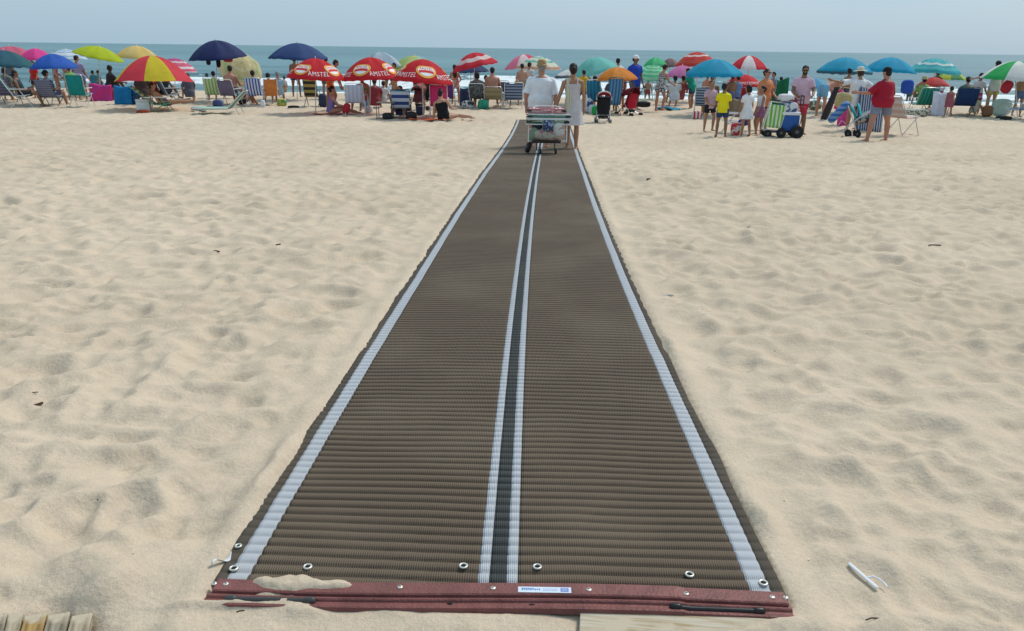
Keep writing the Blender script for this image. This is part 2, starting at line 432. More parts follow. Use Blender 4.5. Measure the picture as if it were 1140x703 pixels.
e[0].position = .35; e[0].color = (.040, .125, .145, 1); e[1].position = .68; e[1].color = (.085, .205, .215, 1); L(wn2.outputs[0], cr.inputs[0])
fn = N(nt, 'ShaderNodeTexNoise', Scale=1.6, Detail=6.0); L(geo.outputs['Position'], fn.inputs['Vector'])
sm = N(nt, 'ShaderNodeMath', operation='ADD'); L(A.outputs['Fac'], sm.inputs[0]); L(fn.outputs[0], sm.inputs[1])
fr = N(nt, 'ShaderNodeMapRange'); fr.inputs[1].default_value = 1.06; fr.inputs[2].default_value = 1.30; L(sm.outputs[0], fr.inputs[0])
mx = N(nt, 'ShaderNodeMix', data_type='RGBA'); L(fr.outputs[0], mx.inputs[0]); L(cr.outputs[0], mx.inputs[6]); mx.inputs[7].default_value = (.72, .76, .77, 1)
L(mx.outputs[2], b.inputs['Base Color'])
rr = N(nt, 'ShaderNodeMapRange'); rr.inputs[3].default_value = .32; rr.inputs[4].default_value = .9; L(fr.outputs[0], rr.inputs[0]); L(rr.outputs[0], b.inputs['Roughness'])
bp = N(nt, 'ShaderNodeBump', Strength=.9, Distance=.35); L(wn.outputs[0], bp.inputs['Height']); L(bp.outputs[0], b.inputs['Normal'])
b.inputs['IOR'].default_value = 1.33
sea = meshobj('sea_water', me, m); tag(sea, None, None, None, 'structure')

# ------------------------------------------------------------------ beach mat
root = empty('beach_mat', (0, 0, 0), 0, 'long brown corrugated roll-out mat with grey stripes running down the sand to the sea', 'beach mat')
PITCH = .0475
def mat_pt(s, v, lift=0.0):
    """s metres along, v metres across from the centre"""
    y0 = YF0 + s; x0 = XF0 + (mat_x(y0) - mat_x(YF0))
    k = np.clip(1 - s / 3.0, 0, 1) * SL
    dx = (mat_x(y0 + .05) - mat_x(y0 - .05)) / .1
    nx, ny = 1 / np.sqrt(1 + dx * dx), -dx / np.sqrt(1 + dx * dx)
    ny = ny * (1 - np.clip(1 - s / 3.0, 0, 1)) + k
    x = x0 + v * nx; y = y0 + v * ny
    z = base_z(y) + .012 + .012 * (fbm(x * .9, y * .9, 301, 2) ) + .010 * fbm(x * 2.5, y * 4.0, 305, 2)
    return x, y, z
EDW = np.array([0, .035, .0352, .0922, .0924, .7438, .744, .7754, .7756, .8244, .8246, .856, .8562, 1.5076, 1.5078, 1.5648, 1.565, 1.6])
def mat_strip(name, v0, v1, material, nacross, s0=0.0, s1=None, dz=0.0, wavy=0):
    s1 = s1 or (Y_END - YF0)
    ss = []; s_ = s0
    while s_ < s1: ss.append(s_); s_ += PITCH / 9 if s_ < 6 else (PITCH / 6 if s_ < 12 else PITCH / 4)
    ss.append(s1); ss = np.array(ss)
    vv = np.linspace(v0, v1, nacross)
    SS, VV = np.meshgrid(ss, vv, indexing='ij')
    VV = VV - MATW / 2
    if wavy:
        t = (VV + MATW / 2 - v0) / (v1 - v0); t = t if wavy > 0 else 1 - t
        VV = VV + wavy * t * (.012 * fbm(SS * 2.3, SS * 0 + wavy, 330, 3) * 2 + .006 * np.sin(SS * 2 * PI / (PITCH * 4)) * np.clip((SS - 1.5) / 3, 0, 1))
    x, y, z = mat_pt(SS, VV)
    ph = 2 * PI * (SS / PITCH) + 6.0 * fbm(VV * 1.3 + 5, SS * .8, 310, 3) * 1.2 + 1.6 * fbm(VV * 4.5, SS * 2.2, 312, 2)
    am = .0046 * (1 + .5 * fbm(VV * 3, SS * 3, 320, 2))
    cz = 2.6 * (np.abs(np.sin(ph / 2)) ** .62 - .72)
    edge = np.clip((MATW / 2 - np.abs(VV)) / .10, 0, 1); cz = cz * (.18 + .82 * edge)
    z = z + am * cz + dz + .006 * np.abs(VV / (MATW / 2)) ** 8 * fbm(SS * 3, SS * 0, 340, 2) * 2
    o = meshobj(name, grid_mesh(x, y, z), material, root); 
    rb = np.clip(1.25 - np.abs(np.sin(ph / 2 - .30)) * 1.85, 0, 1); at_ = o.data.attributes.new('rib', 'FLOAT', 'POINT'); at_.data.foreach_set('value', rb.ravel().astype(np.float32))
    md = o.modifiers.new('thickness', 'SOLIDIFY'); md.thickness = .004; md.offset = -1
    return o
def weave(c1, c2, fx, rough=.75, deep=0.0, sandy=.25):
    m, nt, b, out = new_mat('woven_mat'); L = nt.links.new
    geo = N(nt, 'ShaderNodeNewGeometry'); sp = N(nt, 'ShaderNodeSeparateXYZ'); L(geo.outputs['Position'], sp.inputs[0])
    mu = N(nt, 'ShaderNodeMath', operation='MULTIPLY'); mu.inputs[1].default_value = fx * 2 * PI; L(sp.outputs[0], mu.inputs[0])
    si = N(nt, 'ShaderNodeMath', operation='SINE'); L(mu.outputs[0], si.inputs[0])
    mu2 = N(nt, 'ShaderNodeMath', operation='MULTIPLY'); mu2.inputs[1].default_value = 2 * PI / .0088; L(sp.outputs[1], mu2.inputs[0])
    s2 = N(nt, 'ShaderNodeMath', operation='SINE'); L(mu2.outputs[0], s2.inputs[0])
    pr = N(nt, 'ShaderNodeMath', operation='MULTIPLY'); L(si.outputs[0], pr.inputs[0]); L(s2.outputs[0], pr.inputs[1])
    sm = N(nt, 'ShaderNodeMath', operation='MULTIPLY_ADD'); sm.inputs[1].default_value = .6; L(pr.outputs[0], sm.inputs[0]); L(si.outputs[0], sm.inputs[2])
    mr = N(nt, 'ShaderNodeMapRange'); mr.inputs[1].default_value = -1.3; mr.inputs[2].default_value = 1.3; L(sm.outputs[0], mr.inputs[0])
    mx = N(nt, 'ShaderNodeMix', data_type='RGBA'); mx.inputs[6].default_value = c4(c1); mx.inputs[7].default_value = c4(c2)
    # knit dashes, stronger in valleys and on near slopes, where the colour mixes darker
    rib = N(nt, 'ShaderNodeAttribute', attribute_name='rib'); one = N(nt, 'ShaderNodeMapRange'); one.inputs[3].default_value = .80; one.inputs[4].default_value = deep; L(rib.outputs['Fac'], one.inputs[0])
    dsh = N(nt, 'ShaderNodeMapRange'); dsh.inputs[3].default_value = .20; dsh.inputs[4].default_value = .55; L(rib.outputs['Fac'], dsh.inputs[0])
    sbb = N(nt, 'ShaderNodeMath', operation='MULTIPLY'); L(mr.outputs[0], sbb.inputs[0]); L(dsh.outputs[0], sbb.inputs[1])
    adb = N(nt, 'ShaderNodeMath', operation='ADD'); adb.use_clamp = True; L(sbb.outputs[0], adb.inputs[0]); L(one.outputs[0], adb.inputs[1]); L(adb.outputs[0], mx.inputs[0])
    # dusting of sand carried onto the mat
    n1 = N(nt, 'ShaderNodeTexNoise', Scale=1.3, Detail=6.0); L(geo.outputs['Position'], n1.inputs['Vector'])
    m1 = N(nt, 'ShaderNodeMapRange'); m1.inputs[1].default_value = .45; m1.inputs[2].default_value = .75; m1.inputs[3].default_value = .02; m1.inputs[4].default_value = sandy; L(n1.outputs[0], m1.inputs[0])
    mx2 = N(nt, 'ShaderNodeMix', data_type='RGBA'); L(m1.outputs[0], mx2.inputs[0]); L(mx.outputs[2], mx2.inputs[6]); mx2.inputs[7].default_value = (.38, .31, .22, 1)
    L(mx2.outputs[2], b.inputs['Base Color']); b.inputs['Roughness'].default_value = rough; b.inputs['Specular IOR Level'].default_value = .25
    bp = N(nt, 'ShaderNodeBump', Strength=.6, Distance=.002); L(sm.outputs[0], bp.inputs['Height']); L(bp.outputs[0], b.inputs['Normal'])
    return m
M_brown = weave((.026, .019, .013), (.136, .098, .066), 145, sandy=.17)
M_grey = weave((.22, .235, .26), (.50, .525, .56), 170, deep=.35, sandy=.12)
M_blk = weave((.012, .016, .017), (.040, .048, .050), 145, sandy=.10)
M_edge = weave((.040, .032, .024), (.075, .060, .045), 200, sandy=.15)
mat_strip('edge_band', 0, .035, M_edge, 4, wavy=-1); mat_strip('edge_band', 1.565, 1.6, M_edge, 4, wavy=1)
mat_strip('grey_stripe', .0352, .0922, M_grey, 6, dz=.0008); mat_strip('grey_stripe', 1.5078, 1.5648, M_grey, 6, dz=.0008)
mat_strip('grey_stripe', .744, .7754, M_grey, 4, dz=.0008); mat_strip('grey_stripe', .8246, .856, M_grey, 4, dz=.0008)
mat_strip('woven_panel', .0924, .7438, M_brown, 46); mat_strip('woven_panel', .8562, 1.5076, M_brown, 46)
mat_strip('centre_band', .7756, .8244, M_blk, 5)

# maroon end rail, across the near end
ex = V((1, SL, 0)).normalized(); ey = V((-ex.y, ex.x, 0))
BX = V((XF0, YF0, 0))
def rail_z(x, y): return float(base_z(y)) + .010
def rail_pt(a, b_, c):   # a along, b towards the sea, c up
    p = BX + ex * a + ey * b_
    return V((p.x, p.y, rail_z(p.x, YF0) + c + .006 * math.sin(a * 3.1 + .6) + (-.004 if a > .5 else 0)))
m_rail = plain((.19, .068, .060), .5, .22, 14, .3, 120)
prof = [(.012, .020), (.010, .0235), (-.034, .0230), (-.0375, .020), (-.038, .0125), (-.042, .0115), (-.044, .0155), (-.050, .0165), (-.053, .0140), (-.0555, .0085),
        (-.067, .0080), (-.069, .0115), (-.077, .0140), (-.082, .012), (-.085, -.004), (.010, -.006)]
rail_root = empty('end_rail', (BX.x, BX.y, rail_z(0, YF0)), 0, 'maroon plastic rail with screws half buried in sand across the near end of the mat', 'end rail')
rail_root.location = (0, 0, 0)
mb = MB(); na = 80; a0, a1 = -.778, .790
vs = []; 
for i in range(na + 1):
    a = a0 + (a1 - a0) * i / na
    for (b_, c_) in prof: vs.append(rail_pt(a - (.012 if (b_ < -.04 and i == 0) else 0) + (.006 if (b_ < -.04 and i == na) else 0), b_ + .004 * math.sin(a * 4), c_))
k = len(prof); fs = [(i * k + j, (i + 1) * k + j, (i + 1) * k + (j + 1) % k, i * k + (j + 1) % k) for i in range(na) for j in range(k)]
fs += [tuple(range(k)), tuple(na * k + j for j in reversed(range(k)))]
mb.add(vs, fs); mb.build('rail_profile', m_rail, rail_root, smooth=False)
def rail_ab(px, py):
    p = G(px, py) - BX; p.z = 0; return p.dot(ex), p.dot(ey)
m_screw = plain((.62, .58, .52), .4, .15, 60, metal=.5); m_hole = plain((.01, .01, .01), .9, 0)
for px in (244, 257, 449, 550, 653, 757, 848, 862):
    a, b_ = rail_ab(px, 652); b_ = -.013
    s_ = MB(); s_.ball(rail_pt(a, b_, 0.0240), V((.0078, 0, 0)), V((0, .0078, 0)), V((0, 0, .0030)), 16); so = s_.build('screw', m_screw, rail_root)
    s_ = MB(); q = rail_pt(a, b_, .0272); s_.box(q, .008, .0018, .0010, Matrix.Rotation(px, 3, 'Z')); s_.build('slot', m_hole, so, False)
for px in (503, 592):
    a, _ = rail_ab(px, 665); s_ = MB(); s_.ball(rail_pt(a, -.061, .0085), V((.008, 0, 0)), V((0, .005, 0)), V((0, 0, .0012)), 14); s_.build('drain_hole', m_hole, rail_root)
for nm, xa, xb, col in (('lock_bar', 745, 838, (.015, .015, .017)), ('lock_bar', 258, 350, (.06, .058, .055))):
    a, _ = rail_ab(xa, 668); c_, _ = rail_ab(xb, 668)
    s_ = MB(); s_.tube([rail_pt(a + (c_ - a) * t, -.061, .0125) for t in (0, .2, .4, .6, .8, 1)], .0078, 10)
    s_.capsule(rail_pt(a - .002, -.061, .0135), .0105, rail_pt(a + .012, -.061, .0135), .0105); s_.capsule(rail_pt(c_ - .012, -.061, .0135), .0105, rail_pt(c_ + .002, -.061, .0135), .0105)
    s_.build(nm, plain(col, .35, .2), rail_root)
# sticker
a, _ = rail_ab(577, 652); c_, _ = rail_ab(634, 652)
s_ = MB(); s_.sheet(lambda uu, vv: rail_pt(a + (c_ - a) * uu, -.030 + .024 * vv, .0243), 12, 2)
st = s_.build('sticker', plain((.60, .66, .74), .4, .05), rail_root)
s_ = MB(); w_ = c_ - a
def stroke(u0, u1, v0, v1): s_.sheet(lambda uu, vv: rail_pt(a + w_ * (u0 + (u1 - u0) * uu), -.030 + .024 * (v0 + (v1 - v0) * vv), .0248), 2, 1)
for i in range(9): stroke(.07 + i * .04, .07 + i * .04 + .026, .38 + .06 * (i % 2), .66)
stroke(.06, .30, .70, .76)
for i in range(10): stroke(.47 + i * .028, .47 + i * .028 + .014, .30, .38); stroke(.47 + i * .028, .47 + i * .028 + .018, .58, .66)
s_.build('sticker_print', plain((.06, .22, .50), .5, .05), st, False)
s_ = MB(); stroke(.80, .95, .18, .84); s_.build('sticker_emblem', plain((.12, .20, .52), .5, .1), st, False)
s_ = MB()
for i in range(3):
    s_.sheet(lambda uu, vv: rail_pt(a + w_ * (.82 + .11 * uu), -.030 + .024 * (.28 + .17 * i + .07 * vv), .0252), 2, 1)
s_.build('emblem_lines', plain((.55, .60, .74), .5, .05), st, False)
# eyelets on the mat
m_ey = plain((.68, .66, .60), .35, .12, 50, metal=.5)
def eyelet(px, py, r=.0105):
    p = G(px, py); dd = (p.y - YF0)
    vv = p.x - (XF0 + mat_x(p.y) - mat_x(YF0)); X_, Y_, Z_ = mat_pt(np.array([dd - SL * vv]), np.array([vv]))
    c0 = V((p.x, p.y, float(Z_[0]) + .0065))
    s_ = MB(); pts = [c0 + V((math.cos(t) * r, math.sin(t) * r, 0)) for t in np.linspace(0, 2 * PI, 25)[:-1]]; s_.tube(pts, .0031, 8, closed=True); eo = s_.build('eyelet', m_ey, root)
    s_ = MB(); s_.ball(c0 - V((0, 0, .001)), V((r * .85, 0, 0)), V((0, r * .85, 0)), V((0, 0, .0015)), 14); s_.build('eyelet_hole', m_hole, eo)
for q in ((343, 637), (516, 637), (598, 638), (767, 646), (849, 655), (261, 639)): eyelet(*q)
eyelet(266, 614, .008)

# ------------------------------------------------------------------ planks
def wood(c1, c2):
    m, nt, b, out = new_mat('weathered_wood'); L = nt.links.new
    tc = N(nt, 'ShaderNodeTexCoord'); mp = N(nt, 'ShaderNodeMapping'); mp.inputs['Scale'].default_value = (90, 5, 90); L(tc.outputs['Object'], mp.inputs[0])
    n = N(nt, 'ShaderNodeTexNoise', Scale=1.0, Detail=7.0, Distortion=.4); L(mp.outputs[0], n.inputs['Vector'])
    cr = N(nt, 'ShaderNodeValToRGB'); e = cr.color_ramp.elements; e[0].position = .35; e[0].color = c4(c1); e[1].position = .62; e[1].color = c4(c2)
    L(n.outputs[0], cr.inputs[0]); 
    n2 = N(nt, 'ShaderNodeTexNoise', Scale=14.0, Detail=6.0); L(tc.outputs['Object'], n2.inputs['Vector'])
    mr = N(nt, 'ShaderNodeMapRange'); mr.inputs[1].default_value = .5; mr.inputs[2].default_value = .62; L(n2.outputs[0], mr.inputs[0])
    mx = N(nt, 'ShaderNodeMix', data_type='RGBA'); L(mr.outputs[0], mx.inputs[0]); L(cr.outputs[0], mx.inputs[6]); mx.inputs[7].default_value = (.47, .40, .29, 1)
    L(mx.outputs[2], b.inputs['Base Color']); b.inputs['Roughness'].default_value = .85
    bp = N(nt, 'ShaderNodeBump', Strength=.5, Distance=.003); L(n.outputs[0], bp.inputs['Height']); L(bp.outputs[0], b.inputs['Normal']); return m
W_grey = wood((.11, .09, .06), (.33, .28, .20)); W_pale = wood((.19, .15, .10), (.43, .36, .25)); W_ochre = wood((.18, .10, .03), (.42, .27, .09)); W_rust = wood((.14, .08, .045), (.34, .26, .18))
pl = []
for i, (xa, xb, wm, lb) in enumerate([(-14, 8, W_grey, 'weathered grey plank at the far left corner of the buried walkway'), (10, 26, W_pale, 'pale plank second from the left end of the buried walkway'),
        (28, 52, W_ochre, 'ochre stained plank in the left corner walkway'), (54, 78, W_grey, 'grey plank between the ochre and the last plank of the left walkway'), (80, 103, W_pale, 'last plank on the right of the small left walkway')]):
    pa = G(xa, 684); pb = G(xb, 684); qa = G(xa - 26, 703 + 70); 
    wd = (pb.x - pa.x)
    o = empty('x', (0, 0, 0)); bpy.data.objects.remove(o)
    mb = MB(); L_ = .9
    dr = V((qa.x - pa.x, qa.y - pa.y, 0)).normalized(); 
    cpt = (pa + pb) / 2 + dr * L_ / 2; ang = math.atan2(dr.y, dr.x) + PI / 2
    mb.box((0, 0, 0), wd * .93, L_, .03, bev=.003)
    o = mb.build('walkway_plank', wm, smooth=False); o.location = (cpt.x, cpt.y, float(base_z(pb.y)) - .014 + .002 * (i % 2)); o.rotation_euler = (0, 0, ang)
    tag(o, lb, 'plank', 'planks of the walkway at the left corner')
pa = G(646, 676); pb = G(905, 697)
for i in range(3):
    mb = MB(); mb.box((0, 0, 0), .115, .72 - .1 * i, .028, bev=.003)
    ang = math.atan2(pb.y - pa.y, pb.x - pa.x)
    c0 = pa + V((math.cos(ang), math.sin(ang), 0)) * (.36 - .05 * i) + V((math.sin(ang), -math.cos(ang), 0)) * (.060 + .118 * i)
    o = mb.build('step_board', [wood((.34, .25, .14), (.50, .45, .36)), W_ochre, W_rust][i], smooth=False); o.location = (c0.x, c0.y, float(base_z(c0.y)) + .000); o.rotation_euler = (0, R(-.4), ang - PI / 2)
    tag(o, ['pale sand-covered board touching the maroon rail', 'ochre stained board one further from the maroon rail', 'rusty brown board furthest from the maroon rail'][i], 'board', 'boards below the right end of the rail')
# ------------------------------------------------------------------ litter
def on_sand(px, py, dz=0):
    p = G(px, py); return V((p.x, p.y, gz(p.x, p.y) + dz))
def ground_line(pts, r, dz=0.003):
    return [on_sand(x, y, dz + r) for x, y in pts]
zl = -.010 + max(on_sand(945 + 33 * t, 627 + 28 * t).z - float(base_z(G(945 + 33 * t, 627 + 28 * t).y)) for t in np.linspace(0, 1, 9)) + .004
def lit(px_, py_, dz=0): return G(px_, py_, zl + dz) + V((0, 0, zl + dz))
A_, B_ = lit(945, 627.5), lit(977, 655.5); sdv_ = V((.0055, .0025, 0))
mb = MB(); mb.sheet(lambda uu, vv: A_.lerp(B_, uu) + sdv_ * (2 * vv - 1) + V((0, 0, .003 * (1 - abs(2 * vv - 1)))), 8, 4)
o = mb.build('plastic_strip', plain((.74, .75, .76), .4, .04), solid=.003); tag(o, 'white plastic strip with a thin forked prong lying on sand right of the mat', 'litter')
mb = MB(); mb.tube([lit(966, 643, .002), lit(972, 642, .004), lit(978, 644.5, .005), lit(984, 649, .004), lit(988, 654, .002)], .0026, 6); mb.build('prong', plain((.74, .75, .76), .4, .04), o)
mb = MB(); p = on_sand(245, 634, .012); 
mb.sheet(lambda uu, vv: p + V((-.018 + .04 * uu, -.018 + .05 * uu * .9 + .018 * vv, .012 * math.sin(uu * 5 + vv * 2))), 8, 4)
o = mb.build('paper_scrap', plain((.75, .76, .76), .6, .04), solid=.001); tag(o, 'white crumpled scrap sticking out by the left corner of the mat', 'litter')
m_twig = plain((.06, .045, .03), .8, .3, 40)
def bit(px, py, ln, r, ang, label, name='twig', m=None):
    p = on_sand(px, py, r * .5); d = V((math.cos(ang), math.sin(ang), .05)) * ln / 2; s2 = V((-d.y, d.x, 0)) * .25
    mb = MB(); mb.tube([p - d, p - d * .3 + s2, p + d * .3 + s2 * .6, p + d], r, 6); o = mb.build(name, m or m_twig); tag(o, label, 'debris')
bit(41, 449, .05, .006, 1.0, 'dark stubby twig lying on the sand near the left side'); bit(36, 440, .05, .002, .3, 'thin hooked twig just above the dark stubby twig', 'twig')
bit(241, 279, .07, .005, -.5, 'small dark stick on the open sand far left of the mat'); bit(744, 330, .07, .006, .1, 'pale stick beside the right edge of the mat', 'stick', plain((.45, .44, .42), .7, .2))
bit(1040, 277, .10, .005, -.2, 'brown twig on the sand at the far right'); bit(268, 682, .02, .002, .3, 'tiny curled twig on the sand just below the maroon rail')
bit(722, 203, .06, .012, .3, 'dark clump of seaweed on the sand right of the far mat', 'seaweed'); bit(834, 252, .05, .006, .6, 'tiny dark pebble on the sand right of the mat', 'pebble'); bit(310, 274, .04, .006, .6, 'tiny dark shell on the sand left of the mat', 'shell')
bit(901, 624, .012, .003, .9, 'tiny pale shell on the sand right of the mat corner', 'shell', plain((.6, .55, .45), .6, .1)); bit(972, 703, .05, .002, .05, 'thin dark twig at the bottom edge of the sand', 'twig')
bit(288, 592, .014, .004, .7, 'small brown leaf by the left edge of the mat', 'leaf')
# ------------------------------------------------------------------ umbrellas
UG = 'beach umbrellas planted in the sand'
def prof_z(r, rise): return -rise * (.93 * r ** 2.05 + .07 * r)
_fonts = {}
def text_pts(txt):
    if txt in _fonts: return _fonts[txt]
    cu = bpy.data.curves.new('t', 'FONT'); cu.body = txt; cu.align_x = 'CENTER'; cu.align_y = 'CENTER'; cu.size = 1; cu.resolution_u = 2
    cu.offset = -.004; cu.space_character = 1.12
    o = bpy.data.objects.new('t', cu); link(o); dg = bpy.context.evaluated_depsgraph_get()
    me = bpy.data.meshes.new_from_object(o.evaluated_get(dg))
    bm = bmesh.new(); bm.from_mesh(me); bmesh.ops.triangulate(bm, faces=bm.faces[:])
    bmesh.ops.subdivide_edges(bm, edges=[e for e in bm.edges if e.calc_length() > .25], cuts=1, use_grid_fill=False); bmesh.ops.triangulate(bm, faces=bm.faces[:])
    bm.verts.index_update()
    vs = [(v.co.x, v.co.y) for v in bm.verts]; fs = [[v.index for v in f.verts] for f in bm.faces]; bm.free(); bpy.data.objects.remove(o)
    _fonts[txt] = (vs, fs); return _fonts[txt]
def umbrella(label, xc, yt, xl, xr, yr, D, colors, mode='panel', tilt=(0, 0), npan=8, rot=.39, valance=.05, rings_=None, logo=None, pole=True, riseK=1.0, tr=.35, pxoff=0, lean=True):
    """xc,yt: where its tip shows; xl,xr: canopy extent; yr: lowest rim; D: distance down the beach"""
    top = P(xc, yt, D); s = SC(D, top.z); Rr = (xr - xl) / 2 / s; cx = (xl + xr) / 2
    T = R(1) * 0
    rise = max(.12 * Rr, ((yr - yt) / s * .93 - .0)) * riseK
    g = GD(cx + pxoff, D)
    gzz = gz(g.x, g.y) - .15
    root = empty('beach_umbrella', (g.x, g.y, gzz + .15), 0, label, 'beach umbrella', UG)
    loc0 = V((g.x, g.y, gzz + .15))
    mats = [plain(c, .8, .10, 3, .5, 6, 0.0, tr) for c in colors]
    ju = random.Random(label); jt = (ju.uniform(-3.5, 3.5), ju.uniform(-3, 3)); big = abs(tilt[0]) + abs(tilt[1]) > 0
    tx, ty = R(tilt[0] + jt[0]), R(tilt[1] + jt[1]); sg = [ju.uniform(.5, 1.9) for _ in range(npan)]; wv = [ju.uniform(-.02, .02) for _ in range(npan + 1)]; wv[-1] = wv[0]        # degrees: tx leans to the right, ty leans towards the sea
    Mt = (Matrix.Rotation(tx, 3, 'Y') @ Matrix.Rotation(-ty, 3, 'X'))
    if big:
        pc = P(cx, (yt + yr) / 2, D); tip = pc + Mt @ V((0, 0, rise * .45)) 
    else: tip = P(cx, yt, D)
    if tip.z - rise < gzz + .35: pass
    def cp(phi, r, off=0.0):
        k = phi / (2 * PI / npan); fr = k - math.floor(k); sc = 1 - .045 * math.sin(PI * fr) * r; ki = int(math.floor(k)) % npan; sag = (wv[ki] * (1 - fr) + wv[(ki + 1) % npan] * fr) * Rr * r * r * 1.5 - .030 * sg[ki] * Rr * math.sin(PI * fr) * (math.sin(PI * min(r, 1)) * .8 + .2 * r)
        p = V((math.cos(phi) * r * Rr * sc, math.sin(phi) * r * Rr * sc, prof_z(r, rise) + sag + off))
        return tip - loc0 + Mt @ p
    mb = MB(); sub = 5; nr = 9; nphi = npan * sub
    vs = [cp(0, 0)]; fs = []; mi = []
    for j in range(1, nr + 1):
        for i in range(nphi): vs.append(cp(rot + 2 * PI * i / nphi if False else 2 * PI * i / nphi, j / nr))
    if valance:
        for i in range(nphi):
            p = cp(2 * PI * i / nphi, 1.0); vs.append(p + Mt @ V((0, 0, -valance * (.75 + .25 * math.sin(i * 2.5)))))
    def mid(i, j):
        if mode == 'panel': return (i // sub) % len(mats)
        if mode == 'ring': return (rings_ or list(range(nr + 1)))[min(j, nr)] % len(mats)
        if mode == 'one_panel': return 1 if (i // sub) == rings_ else 0
        return 0
    for i in range(nphi):
        k = (i + 1) % nphi; fs.append((0, 1 + i, 1 + k)); mi.append(mid(i, 0))
        for j in range(1, nr + (1 if valance else 0)):
            a = 1 + (j - 1) * nphi; b_ = a + nphi; fs.append((a + i, b_ + i, b_ + k, a + k)); mi.append(mid(i, j))
    # turn the canopy about its own axis
    ax = tip - loc0; Rz = Matrix.Rotation(rot, 3, 'Z')
    def spin(p): return ax + Mt @ (Rz @ (Mt.inverted() @ (p - ax)))
    vs = [spin(p) for p in vs]
    mb.v = [tuple(p) for p in vs]; mb.f = fs; mb.mi = mi
    can = mb.build('canopy', mats, root)
    # ribs
    for k in range(npan):
        ph = 2 * PI * k / npan; mb = MB(); mb.tube([spin(cp(ph, t, -.018)) for t in (.03, .3, .6, .85, .99)], .006, 5); mb.build('rib', M_pole, root)
    mb = MB(); mb.capsule(ax + Mt @ V((0, 0, -.01)), .020, ax + Mt @ V((0, 0, .05)), .012, 8); mb.build('tip', M_whitetube, root)
    hub = ax + Mt @ V((0, 0, -rise * .55 - .12))
    if pole:
        foot = V((0, 0, -.15))
        if big and lean: foot = V((hub.x * .25, hub.y * .25, -.15))
        mb = MB(); mb.tube([ax, hub], .013, 8); mb.tube([hub, foot.lerp(hub, .5), foot], .017, 8); mb.build('pole', M_pole, root)
    # printing
    if logo:
        m_w = plain((.78, .76, .74), .8, .03); m_y = plain((.75, .36, .07), .8, .05); m_r = plain((.62, .03, .04), .8, .05)
        def put(vs2, fs2, phi0, r0, name, m, off, par):
            out = []
            for (a, b_) in vs2:
                r = min(.985, max(.03, r0 - b_ / Rr)); phi = phi0 + a / (Rr * r); out.append(spin(cp(phi, r, off)) )
            q = MB(); q.add(out, fs2); return q.build(name, m, par)
        def ell(rx, ry, n=28, ri=0):
            vs2 = []; fs2 = []; ks = 4
            for j in range(ks + 1):
                t = ri + (1 - ri) * j / ks
                for i in range(n): vs2.append((rx * t * math.cos(2 * PI * i / n), ry * t * math.sin(2 * PI * i / n)))
            for j in range(ks):
                for i in range(n):
                    k = (i + 1) % n; fs2.append((j * n + i, (j + 1) * n + i, (j + 1) * n + k, j * n + k))
            return vs2, fs2
        for k in range(npan):
            pc = 2 * PI * (k + .5) / npan
            if k % 2 == logo[0]:
                w_, h_ = .33 * Rr, .19 * Rr
                lo = put(*ell(w_, h_, ri=.02), pc, .73, 'logo', m_y, .012, can)
                put(*ell(w_ * .80, h_ * .74, ri=.02), pc, .73, 'logo_field', m_w, .018, lo)
                vs2 = []; fs2 = []
                for i in range(9):
                    a = -w_ * .72 + w_ * 1.44 * i / 8
                    bb = -.16 * h_ + .35 * h_ * math.sin(i / 8 * PI) * .5
                    vs2 += [(a, bb - h_ * .26), (a, bb + h_ * .12)]
                for i in range(8): fs2.append((2 * i, 2 * i + 2, 2 * i + 3, 2 * i + 1))
                put(vs2, fs2, pc, .73, 'logo_band', m_r, .023, lo)
                tv, tf = text_pts('AMSTEL'); q = .095 * Rr
                put([(a * q * 1.15, b_ * q * 1.3 + h_ * .34) for a, b_ in tv], tf, pc, .73, 'logo_lettering', m_r, .024, lo)
            else:
                tv, tf = text_pts('AMSTEL'); q = .15 * Rr
                put([(a * q * 1.25, b_ * q * 1.25) for a, b_ in tv], tf, pc, .87, 'hem_lettering', m_w, .012, can)
    return root
RED = (.58, .020, .030); 
umbrella('pale pink umbrella at the very left behind the teal one', 15, 51, -14, 36, 62, 36, [(.55, .12, .20)], tilt=(0, 4))
umbrella('hot pink umbrella behind the gap between the teal and blue ones', 40, 54, 22, 56, 66, 34.5, [(.72, .07, .32), (.66, .06, .28)])
umbrella('dark teal umbrella with a pale trim cut by the left edge', 5, 56, -27, 35, 74, 29.5, [(.03, .115, .16), (.03, .13, .15), (.035, .10, .18)], valance=.06)
umbrella('plain royal blue umbrella over the chairs at the left', 56, 60, 33, 81, 76, 29, [(.03, .12, .50)])
umbrella('umbrella with pale blue and white rings behind the royal blue one', 72, 55, 52, 94, 66, 36.5, [(.62, .68, .74), (.28, .48, .70)], 'ring', rings_=[0, 0, 1, 0, 1, 0, 0, 1, 0, 1])
umbrella('lime green umbrella tilted to the right', 109, 51, 84, 136, 63, 33.5, [(.42, .52, .02)], tilt=(10, 0))
umbrella('pale yellow umbrella behind the red and yellow one', 152, 51, 129, 175, 64, 35, [(.66, .50, .16), (.62, .49, .20)], riseK=1.05)
umbrella('big umbrella with wide red and yellow panels', 168, 62, 126, 211, 91, 27.3, [(.62, .05, .075), (.60, .50, .03)], rot=.95, valance=0, riseK=1.02)
umbrella('umbrella striped pink, purple and white low over the water', 196, 65, 172, 217, 79, 38, [(.62, .12, .22), (.7, .6, .62), (.30, .08, .34), (.7, .6, .62)], 'ring', rings_=[0, 0, 2, 0, 1, 0, 0, 1, 0, 3])
umbrella('dark navy umbrella standing highest at the left', 239, 45, 208, 271, 65, 31.5, [(.012, .022, .095)], valance=.03, tr=.15)
